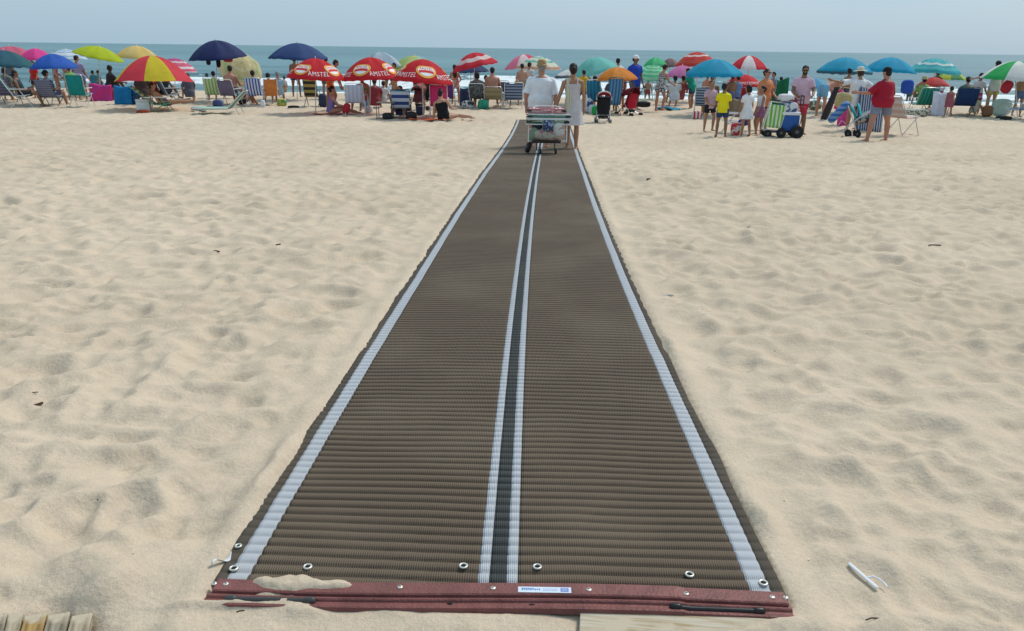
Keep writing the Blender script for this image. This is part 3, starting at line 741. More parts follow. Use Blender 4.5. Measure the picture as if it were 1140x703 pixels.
umbrella('cream umbrella with pale rings tipped over on its side', 268, 60, 244, 293, 86, 33.5, [(.60, .54, .30), (.40, .52, .26), (.66, .60, .40)], 'ring', tilt=(38, -38), rings_=[0, 0, 0, 2, 0, 0, 1, 0, 2, 1], riseK=.5, tr=.5)
umbrella('faded navy umbrella right of the cream one', 330, 48, 298, 363, 65, 33, [(.022, .052, .16)], valance=.04, tr=.15)
umbrella('leftmost of the three red umbrellas with oval logos', 350, 65, 318, 384, 87, 26.5, [RED], logo=(0,), rot=.74)
umbrella('middle one of the three red umbrellas with oval logos', 411, 64, 378, 444, 87, 26.8, [RED], logo=(0,), rot=.916)
umbrella('largest and rightmost of the three red umbrellas with oval logos', 469, 66, 436, 506, 92, 25.5, [RED], logo=(0,), rot=1.44)
umbrella('grey blue striped umbrella peeping over the middle red logo umbrella', 422, 58, 398, 446, 74, 34, [(.30, .40, .50), (.45, .54, .60)], 'panel')
umbrella('green and mint umbrella peeping over the largest red one', 462, 62, 434, 490, 78, 35.5, [(.30, .52, .46), (.35, .50, .16), (.45, .5, .2)], 'panel')
umbrella('red umbrella with a broad white band tilted over the seated group', 528, 58, 500, 554, 74, 31, [(.60, .03, .05), (.74, .60, .58)], 'ring', rings_=[0, 0, 0, 0, 0, 1, 1, 0, 0, 0], tilt=(-12, 0), logo=None)
umbrella('small dark navy umbrella under the red and white banded one', 524, 70, 503, 545, 79, 34, [(.015, .03, .10)], tr=.1)
umbrella('raspberry and white umbrella left of the man in the straw hat', 583, 60, 560, 606, 74, 37, [(.68, .05, .12), (.66, .20, .30), (.70, .6, .62)], tilt=(-6, 0))
umbrella('umbrella ringed green, white and coral behind the straw hat', 599, 63, 573, 627, 77, 33.5, [(.66, .66, .55), (.10, .46, .40), (.55, .30, .22)], 'ring', rings_=[0, 0, 1, 0, 0, 1, 0, 0, 2, 0])
umbrella('mint umbrella with one coral panel tilted to the left', 660, 63, 634, 687, 80, 31.5, [(.17, .52, .48), (.60, .12, .09)], 'one_panel', rings_=0, tilt=(-14, 0), rot=-.1)
umbrella('white umbrella with a dark rim beside the woman on the mat', 638, 77, 617, 659, 87, 32.5, [(.66, .68, .68), (.62, .65, .66), (.10, .12, .16)], 'ring', rings_=[0, 0, 1, 0, 0, 1, 0, 0, 2, 2])
umbrella('bright orange umbrella above the strollers', 687, 75, 663, 711, 88, 28.5, [(.72, .24, .03), (.74, .28, .05)])
umbrella('mint green ringed umbrella tilted towards the beach', 728, 72, 705, 749, 84, 36.5, [(.10, .50, .26), (.30, .62, .42)], 'ring', rings_=[0, 0, 1, 0, 1, 0, 1, 0, 1, 0], tilt=(0, -12))
umbrella('small bright green umbrella in front of the grey brown one', 730, 64, 716, 743, 73, 38.5, [(.05, .45, .18), (.10, .50, .25)])
umbrella('small grey brown umbrella against the sea', 745, 65, 735, 757, 74, 39.5, [(.20, .13, .13)], tr=.1)
umbrella('red umbrella with thin white rings behind the cyan one', 777, 58, 752, 800, 73, 35, [(.52, .05, .045), (.72, .60, .58), (.48, .09, .05)], 'ring', rings_=[0, 0, 0, 0, 1, 0, 0, 2, 0, 2])
umbrella('lilac pink umbrella left of the cyan one', 759, 73, 741, 779, 86, 33, [(.60, .20, .42), (.55, .18, .40)])
umbrella('cyan umbrella nearest to the group of children', 796, 66, 764, 828, 83, 27.5, [(.015, .33, .52), (.015, .30, .50)], valance=.07)
umbrella('umbrella with alternate red and white panels', 834, 62, 812, 856, 76, 33, [(.58, .03, .05), (.74, .72, .74)], rot=.15)
umbrella('small red umbrella with white lettering behind the orange top', 828, 83, 806, 850, 96, 32, [RED], logo=(9,), rot=.3)
umbrella('left one of the two deep cyan umbrellas at the right', 942, 64, 913, 972, 81, 30, [(.02, .31, .50), (.02, .33, .52), (.05, .12, .17)], 'ring', rings_=[0, 1, 0, 1, 0, 0, 0, 1, 1, 2], valance=.09)
umbrella('right one of the two deep cyan umbrellas behind the man in red', 993, 64, 966, 1021, 80, 30.8, [(.015, .34, .55), (.015, .31, .52)], valance=.05)
umbrella('turquoise umbrella with thin white rings', 1042, 65, 1015, 1071, 81, 32, [(.10, .48, .52), (.05, .40, .46), (.62, .70, .70)], 'ring', rings_=[0, 1, 0, 1, 0, 2, 1, 0, 1, 0])
umbrella('yellow green patterned umbrella low behind the turquoise one', 1058, 79, 1042, 1076, 88, 36, [(.45, .50, .08), (.10, .28, .12)])
umbrella('small coral red umbrella in front of the turquoise one', 1040, 86, 1022, 1056, 96, 31, [(.58, .06, .06), (.55, .07, .07)])
umbrella('umbrella with wide green and white panels at the right edge', 1134, 68, 1099, 1169, 89, 28.5, [(.03, .42, .11), (.74, .76, .74)], rot=.0, valance=.03)
umbrella('small light blue umbrella low behind the man in pink', 906, 87, 893, 921, 98, 36, [(.12, .38, .60)])

# ------------------------------------------------------------------ chairs
CG = 'folding beach chairs'
def chair(label, loc, yaw, fab, frame=None, hs=.36, w=.54, bl=.62, rec=22, group=CG, pillow=None):
    frame = frame or M_alu
    loc = V((loc.x, loc.y, gz(loc.x, loc.y) - .015))
    root = empty('beach_chair', loc, yaw, label, 'beach chair', group)
    ca, sa = math.cos(R(rec)), math.sin(R(rec)); hw_ = w / 2
    yb = -.21
    def bp_(u_, t): return V(((u_ - .5) * w * .94, yb - sa * bl * t - .03 * math.sin(PI * t) , hs + ca * bl * t))
    mb = MB(); mb.sheet(bp_, 8, 8); mb.build('backrest', fab, root, solid=.006)
    mb = MB(); mb.sheet(lambda u_, t: V(((u_ - .5) * w * .94, yb + .46 * t, hs + .05 * t - .035 * math.sin(PI * t))), 6, 6); mb.build('seat', fab, root, solid=.006)
    q = hw_
    mb = MB(); mb.tube([V((-q, yb, hs)), V((-q, yb - sa * bl, hs + ca * bl)), V((-q + .05, yb - sa * (bl + .045), hs + ca * (bl + .045))), V((q - .05, yb - sa * (bl + .045), hs + ca * (bl + .045))), V((q, yb - sa * bl, hs + ca * bl)), V((q, yb, hs))], .012, 6)
    mb.build('back_frame', frame, root)
    mb = MB(); mb.tube([V((-q, yb, hs)), V((-q, yb + .47, hs + .05)), V((q, yb + .47, hs + .05)), V((q, yb, hs))], .012, 6); mb.build('seat_frame', frame, root)
    for s_ in (-1, 1):
        x = s_ * (q + .018)
        mb = MB(); mb.tube([V((x, .30, 0)), V((x, -.02, hs + .20))], .012, 6); mb.build('leg', frame, root)
        mb = MB(); mb.tube([V((x, -.36, 0)), V((x, .16, hs + .04))], .012, 6); mb.build('leg', frame, root)
        mb = MB(); yy_ = yb - sa * .24 / ca; mb.box((x, (yy_ + .22) / 2, hs + .235), .045, .22 - yy_, .022, bev=.006); mb.build('armrest', M_whitetube if frame is not M_darktube else M_black, root)
    mb = MB(); mb.tube([V((-q, -.36, .012)), V((q, -.36, .012))], .011, 6); mb.tube([V((-q, .30, .012)), V((q, .30, .012))], .011, 6); mb.build('stretcher', frame, root)
    if pillow:
        mb = MB(); c0 = bp_(.5, .93) + V((0, .05, 0)); mb.ball(c0, V((w * .4, 0, 0)), V((0, .05, .0)), V((0, 0, .08))); mb.build('headrest', pillow, root)
    return root

# ------------------------------------------------------------------ people
PG = 'people on the beach'
def person(label, loc, H=1.7, yaw=0.0, pose='stand', skin='tan', hair='dark', hairstyle='short', top=None, topc=None, bottom=None, botc=None,
           hat=None, hatc=None, glasses=False, wf=1.0, belly=0.0, seat=None, vox=.018, face=None, kid=False, sink=0.0, cat='person', group=PG, beard=False, shoes=None, sleeve=.6, hemlen=None, **kw):
    """local axes: x right, y where the figure faces, z up"""
    k = H
    ps = dict(spine=(0, 0, 1), neck=(0, .08, 1), look=(0, 1, 0), ua=((-.16, .0, -1), (.16, .0, -1)), fa=((-.08, .18, -1), (.08, .18, -1)),
              th=((-.06, .02, -1), (.06, .02, -1)), sh=((0, -.03, -1), (0, -.03, -1)))
    if pose == 'sit': ps.update(spine=(0, -.32, 1), th=((-.12, 1, .08), (.12, 1, .08)), sh=((-.03, .30, -1), (.03, .30, -1)), ua=((-.25, .25, -1), (.25, .25, -1)), fa=((-.05, .95, -.05), (.05, .95, -.05)))
    if pose == 'sitground': ps.update(spine=(0, .20, 1), th=((-.25, 1, .62), (.25, 1, .62)), sh=((-.05, .5, -.85), (.05, .5, -.85)), ua=((-.2, .55, -.8), (.2, .55, -.8)), fa=((.1, .9, -.1), (-.1, .9, -.1)))
    if pose == 'bend': ps.update(spine=(0, .95, .35), neck=(0, 1, .1), look=(0, .5, -.8), ua=((-.1, .5, -.9), (.1, .5, -.9)), fa=((0, .3, -.9), (0, .3, -.9)), th=((-.07, -.12, -1), (.07, -.12, -1)))
    if pose == 'walk': ps.update(th=((-.05, .22, -1), (.05, -.22, -1)), sh=((0, .05, -1), (0, -.35, -1)))
    rj = random.Random(label); jr = lambda s_: (rj.random() - .5) * 2 * s_
    if pose in ('stand', 'walk', 'sit'):
        ps['look'] = (jr(.7), 1, jr(.2)); sx_ = jr(.06); ps['spine'] = (ps['spine'][0] + sx_, ps['spine'][1] + jr(.06) - .02, 1); ps['turn'] = jr(14)
        ps['ua'] = tuple((q[0] + jr(.12), q[1] + jr(.25), q[2]) for q in ps['ua']); ps['fa'] = tuple((q[0] + jr(.25), q[1] + abs(jr(.8)), q[2] + abs(jr(.3))) for q in ps['fa'])
    if pose == 'stand':
        kn = rj.random() < .5; bend_ = .10 + rj.random() * .22; w_ = jr(.05)
        t1 = [(-.10 + w_, .0, -1), (.10 + w_, .0, -1)]; s1 = [(-.04, -.03, -1), (.04, -.03, -1)]; t1[kn] = (t1[kn][0] * 1.4, bend_, -1); s1[kn] = (s1[kn][0], -bend_ * .9, -1); ps['th'] = tuple(t1); ps['sh'] = tuple(s1)
    ps.update(kw)
    nv = lambda t: V(t).normalized()
    sp = nv(ps['spine']); rt = (V((1, 0, 0)) - sp * sp.x).normalized(); fw = sp.cross(rt)
    if 'turn' in ps:
        q = Matrix.Rotation(R(ps['turn']), 3, sp); rt = q @ rt; fw = q @ fw
    look = nv(ps['look']); nk = nv(ps['neck'])
    hk = 1.12 if kid else 1.0
    hipw, shw = .052 * k * wf, .107 * k * (.92 if kid else 1) * (.5 + .5 * wf)
    Lt, Ls, Lu, Lf, Ltor = .245 * k, .246 * k, .172 * k, .150 * k, .288 * k
    pel = V((0, 0, 0))
    hips = [pel + V((s_ * hipw, 0, 0)) for s_ in (-1, 1)]
    knees = [hips[i] + nv(ps['th'][i]) * Lt for i in (0, 1)]; ank = [knees[i] + nv(ps['sh'][i]) * Ls for i in (0, 1)]
    chest = pel + sp * Ltor
    shs = [chest + rt * (s_ * shw) - sp * .030 * k for s_ in (-1, 1)]
    elb = [shs[i] + nv(ps['ua'][i]) * Lu for i in (0, 1)]; wri = [elb[i] + nv(ps['fa'][i]) * Lf for i in (0, 1)]
    # height of the pelvis
    if seat is not None: dz = seat + .055 * k
    elif pose in ('sitground',): dz = .075 * k
    elif pose == 'lie': dz = .09 * k
    else: dz = -min(a.z for a in ank) + .040 * k
    off = V((0, 0, dz))
    for lst in (hips, knees, ank, shs, elb, wri):
        for i in (0, 1): lst[i] = lst[i] + off
    pel = pel + off; chest = chest + off
    mb = MB()
    # torso stations: along spine t, half width, half depth, forward offset
    ST = [(-.10, .060, .056, 0), (-.03, .096, .066, -.004), (.12, .100, .070, -.003), (.36, .086, .060, .002), (.60, .094, .066, .004), (.80, .104, .066, .002), (.93, .104, .056, 0), (1.00, .078, .046, -.002), (1.05, .045, .040, -.002), (1.10, .034, .036, .0)]
    fat = 1 + .0
    def tor(t, grow=0.0, g2=None):
        xs = [q[0] for q in ST]
        rx = np.interp(t, xs, [q[1] for q in ST]); ry = np.interp(t, xs, [q[2] for q in ST]); fo = np.interp(t, xs, [q[3] for q in ST])
        bl_ = belly * math.exp(-((t - .30) / .28) ** 2)
        rx = rx * wf * (1 + .55 * bl_); ry2 = ry * wf * (1 + 1.0 * bl_); fo = fo + ry * .25 * bl_
        return (pel + sp * (t * Ltor) + fw * fo * k, rt * (rx * k + grow), fw * (ry2 * k + (grow if g2 is None else g2)))
    mb.loft([tor(t) for t in (-.10, -.03, .05, .12, .24, .36, .48, .60, .70, .80, .88, .93, .98, 1.02, 1.10)], 18)
    # shoulders, neck
    for i, s_ in ((0, -1), (1, 1)): mb.capsule(chest - sp * .026 * k + rt * (s_ * .04 * k), .040 * k, shs[i], .031 * k, 10); mb.capsule(chest + sp * .022 * k + rt * (s_ * .015 * k), .024 * k, shs[i] + sp * .006 * k, .022 * k, 8)
    nb = chest + sp * .0 * k; hc = chest + nk * .085 * k + sp * 0 + V((0, 0, .0)); head = hc + nk * .042 * k * hk
    mb.capsule(nb, .036 * k * wf ** .5, hc + nk * .015 * k, .032 * k * wf ** .5, 12)
    # head
    hz = nk; hy = (look - hz * look.dot(hz)).normalized(); hx = hy.cross(hz)
    hr = k * hk
    mb.ball(head + hz * .010 * hr, hx * .045 * hr, hy * .056 * hr, hz * .052 * hr, 16)
    mb.ball(head - hz * .022 * hr + hy * .010 * hr, hx * .034 * hr, hy * .042 * hr, hz * .044 * hr, 14)
    mb.ball(head - hz * .052 * hr + hy * .034 * hr, hx * .015 * hr, hy * .012 * hr, hz * .012 * hr, 10)
    mb.capsule(head + hz * .006 * hr + hy * .053 * hr, .005 * hr, head - hz * .014 * hr + hy * .062 * hr, .009 * hr, 8)
    mb.ball(head - hz * .031 * hr + hy * .050 * hr, hx * .014 * hr, hy * .006 * hr, hz * .007 * hr, 8)
    for s_ in (-1, 1):
        mb.ball(head + hx * s_ * .046 * hr - hz * .004 * hr - hy * .004 * hr, hx * .006 * hr, hy * .012 * hr, hz * .018 * hr, 8)
        mb.ball(head + hx * s_ * .018 * hr + hz * .013 * hr + hy * .050 * hr, hx * .015 * hr, hy * .006 * hr, hz * .005 * hr, 8)
    # limbs
    a = .5 + .5 * wf
    for i, s_ in ((0, -1), (1, 1)):
        mb.capsule(hips[i], .053 * k * a, hips[i].lerp(knees[i], .35), .050 * k * a, 12); mb.capsule(hips[i].lerp(knees[i], .3), .050 * k * a, knees[i], .031 * k * a, 12)
        cal = knees[i].lerp(ank[i], .30) 
        sd = nv(ps['sh'][i]); tdir = nv(ps['th'][i]); bk = (tdir.cross(sd)); back = sd.cross(V((1, 0, 0))).normalized(); 
        if back.y > 0: back = -back
        if abs(sd.z) < .3: back = V((0, 0, -1))
        mb.capsule(knees[i], .030 * k * a, cal + back * .006 * k, .034 * k * a, 12); mb.capsule(cal + back * .006 * k, .034 * k * a, ank[i], .019 * k * a, 12)
        # foot
        if pose in ('lie',): fd = V((0, .1, 1)).normalized()
        else:
            fd = V((s_ * .18, 1, 0)).normalized()
        if 'ft' in ps: fd = nv(ps['ft'][i])
        dn = V((0, 0, -1)); dn = (dn - fd * dn.dot(fd)); dn = dn.normalized() if dn.length > .2 else V((0, 1, 0))
        h0 = ank[i] - fd * .022 * k + dn * .018 * k; sdv = fd.cross(dn)
        mb.loft([(h0 - fd * .012 * k, sdv * .010 * k, dn * .010 * k), (h0, sdv * .019 * k, dn * .021 * k), (h0 + fd * .05 * k, sdv * .021 * k, dn * .020 * k), (h0 + fd * .095 * k + dn * .006 * k, sdv * .027 * k, dn * .013 * k), (h0 + fd * .125 * k + dn * .009 * k, sdv * .024 * k, dn * .009 * k), (h0 + fd * .138 * k + dn * .011 * k, sdv * .014 * k, dn * .006 * k)], 12)
        mb.capsule(ank[i], .019 * k, h0 + fd * .03 * k, .020 * k, 8)
        # arm
        mb.capsule(shs[i], .030 * k * a, elb[i], .0225 * k * a, 10); mb.capsule(elb[i], .0225 * k * a, elb[i].lerp(wri[i], .35), .0225 * k * a, 10); mb.capsule(elb[i].lerp(wri[i], .3), .0225 * k * a, wri[i], .0145 * k, 10)
        hd = nv(ps['fa'][i]); 
        pn = (V((-s_, 0, 0)) - hd * (-s_ * hd.x)); pn = pn.normalized() if pn.length > .2 else V((0, 0, -1))   # palm normal, inwards
        wd = hd.cross(pn)
        if wd.dot(fw) < 0: wd = -wd                                  # thumb side: forwards
        mb.loft([(wri[i], wd * .015 * k, pn * .012 * k), (wri[i] + hd * .02 * k, wd * .021 * k, pn * .011 * k), (wri[i] + hd * .052 * k, wd * .024 * k, pn * .009 * k), (wri[i] + hd * .058 * k, wd * .020 * k, pn * .007 * k)], 10)
        fr_ = .0052 * k
        for j, (o_, ln) in enumerate(((.018, .040), (.006, .045), (-.006, .042), (-.018, .033))):
            b0 = wri[i] + hd * .052 * k + wd * o_ * k; d1 = (hd + pn * .35 + wd * o_ * 6).normalized(); d2 = (hd + pn * 1.3).normalized()
            m_ = b0 + d1 * ln * k * .55; mb.capsule(b0, fr_ * 1.05, m_, fr_, 6); mb.capsule(m_, fr_, m_ + d2 * ln * k * .45, fr_ * .8, 6)
        t0 = wri[i] + hd * .016 * k + wd * .017 * k; t1 = t0 + (hd * .6 + wd * .7 + pn * .3).normalized() * .026 * k; mb.capsule(t0, fr_ * 1.25, t1, fr_ * 1.1, 6); mb.capsule(t1, fr_ * 1.1, t1 + (hd + pn * .5).normalized() * .022 * k, fr_ * .9, 6)
    body = mb.blob('person', skinm(skin), None, vox, 2)
    z0 = gz(loc.x, loc.y)
    body.location = (loc.x, loc.y, z0 - .012 - sink); body.rotation_euler = (0, 0, yaw)
    tag(body, label, cat, group)
    M = lambda c: c if isinstance(c, bpy.types.Material) else cloth(c, .0)
    cv = max(vox * .8, .010)
    # bottoms
    if bottom in ('shorts', 'pants', 'trunks', 'brief', 'leggings'):
        fr2 = {'shorts': .62, 'pants': 1.0, 'trunks': .42, 'brief': .06, 'leggings': 1.0}[bottom]; gr = {'shorts': .024, 'pants': .02, 'trunks': .018, 'brief': .007, 'leggings': .006}[bottom] * (k / 1.7)
        q = MB(); q.loft([tor(t, gr * .7) for t in (-.12, -.03, .08, .20, .27)], 18)
        for i in (0, 1):
            e_ = hips[i].lerp(knees[i], fr2 if fr2 <= 1 else 1); r1 = (.050 - .019 * fr2) * k * a + gr * 1.15
            q.capsule(hips[i], .053 * k * a + gr, e_, r1, 14, round_ends=False)
            q.ball(hips[i], V((.053 * k * a + gr, 0, 0)), V((0, .053 * k * a + gr, 0)), V((0, 0, .05 * k)))
            if bottom in ('pants', 'leggings'):
                q.capsule(knees[i], r1, ank[i], .019 * k + gr * 1.3, 12, round_ends=False); q.ball(knees[i], V((r1, 0, 0)), V((0, r1, 0)), V((0, 0, r1)))
        q.blob(bottom if bottom != 'brief' else 'swim_trunks', M(botc), body, cv, 2)
    # tops
    if top in ('tee', 'tank', 'shirt', 'swimsuit', 'band', 'dress', 'sundress'):
        q = MB(); gr = {'tee': .020, 'shirt': .026, 'tank': .014, 'swimsuit': .006, 'band': .007, 'dress': .014, 'sundress': .012}[top] * (k / 1.7)
        lo = {'tee': -.22, 'shirt': -.30, 'tank': -.10, 'swimsuit': -.12, 'band': .62, 'dress': .05, 'sundress': .05}[top]; hi = {'band': .80, 'swimsuit': .86, 'tank': .99, 'sundress': .86}.get(top, 1.02)
        if hemlen is not None and top in ('tee', 'shirt', 'tank'): lo = hemlen
        ts = list(np.linspace(lo, hi, 14)); rings = []
        for t in ts:
            c0, A_, B_ = tor(max(t, -.03), gr * (1.5 if t < .3 else 1.0) if top in ('tee', 'shirt') else gr)
            if t < -.03: c0 = c0 + sp * ((t + .03) * Ltor)
            rings.append((c0, A_, B_))
        q.loft(rings, 20)
        if top in ('tee', 'shirt', 'dress'):
            for i in (0, 1):
                e_ = shs[i].lerp(elb[i], sleeve if sleeve <= 1 else 1)
                q.capsule(chest - sp * .030 * k + rt * ((-1, 1)[i] * .04 * k), .040 * k + gr * .5, shs[i], .032 * k * a + gr * .5, 12); q.capsule(chest + sp * .018 * k + rt * ((-1, 1)[i] * .025 * k), .026 * k + gr * .3, shs[i] + sp * .004 * k, .026 * k + gr * .4, 10)
                q.capsule(shs[i], .032 * k * a + gr * .6, e_, .027 * k * a + gr * 1.5, 12, round_ends=False)
                if sleeve > 1: q.capsule(elb[i], .0245 * k * a + gr, wri[i], .017 * k + gr, 10, round_ends=False); q.ball(elb[i], V((.026 * k + gr, 0, 0)), V((0, .026 * k + gr, 0)), V((0, 0, .03 * k)))
        if top in ('tank', 'swimsuit', 'sundress'):
            for s_ in (-1, 1): 
                c_, A_, B_ = tor(.84, gr); d_, A2, B2 = tor(.90, gr)
                pts = [c_ - B_ * .9 + A_ * .5 * s_, chest + rt * s_ * .056 * k - fw * .035 * k + sp * .0 * k, chest + rt * s_ * .056 * k + sp * .022 * k, c_ + B_ * .95 + A_ * .5 * s_]
                q.tube(pts, (.013 if top == 'tank' else .009) * k, 8)
        if top in ('dress', 'sundress'):
            hl = hemlen or .55
            n_ = 10; rings = []
            kc = (knees[0] + knees[1]) / 2; dn = (kc - pel)
            if pose in ('sit', 'sitground'): dn = dn
            for j in range(n_ + 1):
                t = j / n_; c0 = pel + dn * (t * hl * 1.0) + sp * (.05 * Ltor) * (1 - t); rx = (.102 * wf + .045 * t * hl) * k + gr; ry = (.076 * wf + .050 * t * hl) * k + gr
                rings.append((c0, V((rx, 0, 0)) if abs(dn.normalized().x) < .5 else rt * rx, fw * ry if pose != 'bend' else V((0, ry, 0))))
            vs_ = []; n2 = 28
            q2 = []
            for j, (c0, A_, B_) in enumerate(rings):
                q2.append((c0, A_, B_))
            base = len(q.v); q.loft(q2, n2)
            for j in range(len(q2)):                       # gathers in the skirt
                for i in range(n2):
                    kx = base + j * n2 + i; c0 = q2[j][0]; w_ = 1 + .05 * math.sin(i * 2 * PI / n2 * 7 + j * .2) * (j / n_)
                    q.v[kx] = tuple(c0 + (V(q.v[kx]) - c0) * w_)
        nm = {'tee': 't_shirt', 'shirt': 'loose_shirt', 'tank': 'tank_top', 'band': 'bikini_top'}.get(top, top)
        q.blob(nm, M(topc), body, cv, 4)
    # hair
    hm = hairm(hair)
    if hairstyle and hairstyle != 'bald':
        q = MB(); g_ = 1.12
        q.ball(head + hz * .017 * hr - hy * .008 * hr, hx * .0500 * hr, hy * .0565 * hr, hz * .052 * hr, 16)
        q.ball(head - hz * .008 * hr - hy * .026 * hr, hx * .0465 * hr, hy * .040 * hr, hz * (.046 if hairstyle == 'short' else .056) * hr, 14)
        if hairstyle == 'long':
            q.loft([(head + hz * .0 * hr - hy * .03 * hr, hx * .052 * hr, hy * .034 * hr), (hc - hy * .038 * hr, hx * .054 * hr, hy * .026 * hr), (chest - fw * .052 * k - sp * .02 * k, rt * .054 * hr, fw * .018 * hr), (chest - fw * .068 * k - sp * .10 * k, rt * .042 * hr, fw * .014 * hr), (chest - fw * .070 * k - sp * .13 * k, rt * .02 * hr, fw * .008 * hr)], 14)
        if hairstyle == 'bob': q.loft([(head + hz * .01 * hr - hy * .012 * hr, hx * .055 * hr, hy * .050 * hr), (head - hz * .05 * hr - hy * .018 * hr, hx * .056 * hr, hy * .042 * hr), (head - hz * .066 * hr - hy * .02 * hr, hx * .048 * hr, hy * .034 * hr)], 14)
        if hairstyle == 'bun': q.ball(head + hz * .0 * hr - hy * .068 * hr, hx * .026 * hr, hy * .022 * hr, hz * .024 * hr, 12); 
        if hairstyle == 'tail': q.capsule(head - hy * .060 * hr, .018 * hr, head - hy * .085 * hr - hz * .09 * hr, .012 * hr, 8)
        if hairstyle == 'topbun': q.ball(head + hz * .070 * hr - hy * .02 * hr, hx * .024 * hr, hy * .022 * hr, hz * .022 * hr, 12)
        # keep the hair off the face
        q.blob('hair', hm, body, max(.008, vox * .6), 1)
    if hat:
        q = MB(); hc_ = head + hz * .020 * hr - hy * .004 * hr
        if hat == 'cap':
            q.ball(hc_ + hz * .008 * hr, hx * .0535 * hr, hy * .061 * hr, hz * .050 * hr, 16); q.loft([(hc_ + hz * .006 * hr + hy * .03 * hr, hx * .046 * hr, hy * .03 * hr), (hc_ - hz * .002 * hr + hy * .05 * hr, hx * .044 * hr, hy * .045 * hr)], 16)
            q.blob('cap', M(hatc), body, .008, 1)
        else:
            br = {'straw': .068, 'sun': .105}[hat]
            q.loft([(hc_ - hz * .006 * hr, hx * .054 * hr, hy * .062 * hr), (hc_ + hz * .020 * hr, hx * .053 * hr, hy * .060 * hr), (hc_ + hz * .046 * hr, hx * .049 * hr, hy * .056 * hr), (hc_ + hz * .058 * hr, hx * .040 * hr, hy * .046 * hr), (hc_ + hz * .062 * hr, hx * .02 * hr, hy * .024 * hr)], 20)
            q.loft([(hc_ - hz * .012 * hr, hx * br * hr, hy * br * 1.08 * hr), (hc_ - hz * .004 * hr, hx * br * .97 * hr, hy * br * 1.04 * hr), (hc_ + hz * .006 * hr, hx * .055 * hr, hy * .063 * hr)], 24)
            ho = q.build('hat', M(hatc), body)
            q = MB(); q.loft([(hc_ + hz * .001 * hr, hx * .0555 * hr, hy * .0635 * hr), (hc_ + hz * .014 * hr, hx * .0555 * hr, hy * .0625 * hr)], 20, False); q.build('hat_band', plain((.35, .22, .10), .8), ho)
    if glasses:
        q = MB()
        for s_ in (-1, 1): q.ball(head + hx * s_ * .019 * hr + hz * .006 * hr + hy * .057 * hr, hx * .016 * hr, hy * .004 * hr, hz * .011 * hr, 10); q.tube([head + hx * s_ * .034 * hr + hz * .008 * hr + hy * .054 * hr, head + hx * s_ * .050 * hr + hz * .006 * hr + hy * .0 * hr], .003 * hr, 5)
        q.tube([head - hx * .01 * hr + hz * .008 * hr + hy * .060 * hr, head + hx * .01 * hr + hz * .008 * hr + hy * .060 * hr], .003 * hr, 5)
        q.build('sunglasses', plain((.01, .01, .012), .2, 0), body)
    elif face:
        for s_ in (-1, 1): q = MB(); q.ball(head + hx * s_ * .019 * hr + hz * .002 * hr + hy * .0505 * hr, hx * .0075 * hr, hy * .0035 * hr, hz * .004 * hr, 10); q.build('eye', plain((.03, .02, .015), .3, 0), body)
        q = MB(); q.ball(head - hz * .031 * hr + hy * .0545 * hr, hx * .013 * hr, hy * .004 * hr, hz * .004 * hr, 10); q.build('mouth', plain((.35, .09, .08), .5, 0), body)
    if beard:
        q = MB(); q.ball(head - hz * .036 * hr + hy * .016 * hr, hx * .038 * hr, hy * .040 * hr, hz * .030 * hr, 12); q.blob('beard', hm, body, .008, 1)
    body['_'] = 0; del body['_']
    return body, dict(wri=wri, elb=elb, sh=shs, chest=chest, pel=pel, head=head, knees=knees, ank=ank)
def W(body, p):
    M = Matrix.Translation(body.location) @ Matrix.Rotation(body.rotation_euler[2], 4, 'Z'); return M @ V(p)
# ------------------------------------------------------------------ the couple and their trolley on the mat
def mat_top(p): 
    return V((p.x, p.y, p.z))
lw = G(636, 166); lw = V((lw.x, lw.y, lw.z)); lm = GD(600, lw.y + .35)
Hm = Hof(lm, 67); Hw = Hof(lw, 70); print('couple', lw, Hm, Hw)
man, jm = person('man in a loose white t-shirt and straw hat walking away on the mat', lm, min(1.82, max(1.66, Hm)), R(2), 'walk', 'red', 'grey', 'short', 'tee', cloth((.74, .76, .80)), 'shorts', (.12, .10, .12),
    hat='straw', hatc=floral((.42, .27, .11), (.30, .18, .07), 60, .5), wf=1.34, belly=.25, vox=.010, ua=((-.30, -.10, -1), (.28, -.12, -1)), fa=((-.02, .12, -1), (.02, -.22, -1)), sleeve=.92, hemlen=-.34)
wom, jw = person('woman in a thin white dress with a cream towel on her shoulder on the mat', lw, min(1.70, max(1.55, Hw)), R(-3), 'walk', 'tan', 'dark', 'bun', 'sundress', cloth((.70, .66, .68), .25), hemlen=.92, wf=.92, vox=.009,
    ua=((-.34, -.05, -1), (.22, .05, -1)), fa=((-.30, -.15, -1), (.02, .30, -1)), th=((-.02, .12, -1), (.02, -.10, -1)), sh=((0, .0, -1), (0, -.12, -1)), look=(-.1, 1, -.05))
mb = MB(); ch = jw['chest']; kk = 1.6
def tw(u_, t):
    x = -.145 + .105 * u_; 
    zt = ch.z + .035 - .015 * (u_ - .5) ** 2
    if t < .15: return V((x, .02 - .10 * t / .15, zt + .005))
    q = (t - .15) / .85
    return V((x + .02 * q - .012 * math.sin(u_ * 9), -.085 - .045 * math.sin(q * 2.2) + .008 * math.sin(u_ * 14 + q), zt - .80 * q))
mb.sheet(tw, 12, 24); tw_o = mb.build('shoulder_towel', stripes((.62, .58, .40), (.52, .50, .34), 30, 0), None, solid=.008)
tw_o.location = wom.location; tw_o.rotation_euler = wom.rotation_euler; tag(tw_o, 'cream striped towel hanging over the left shoulder of the woman on the mat', 'towel')

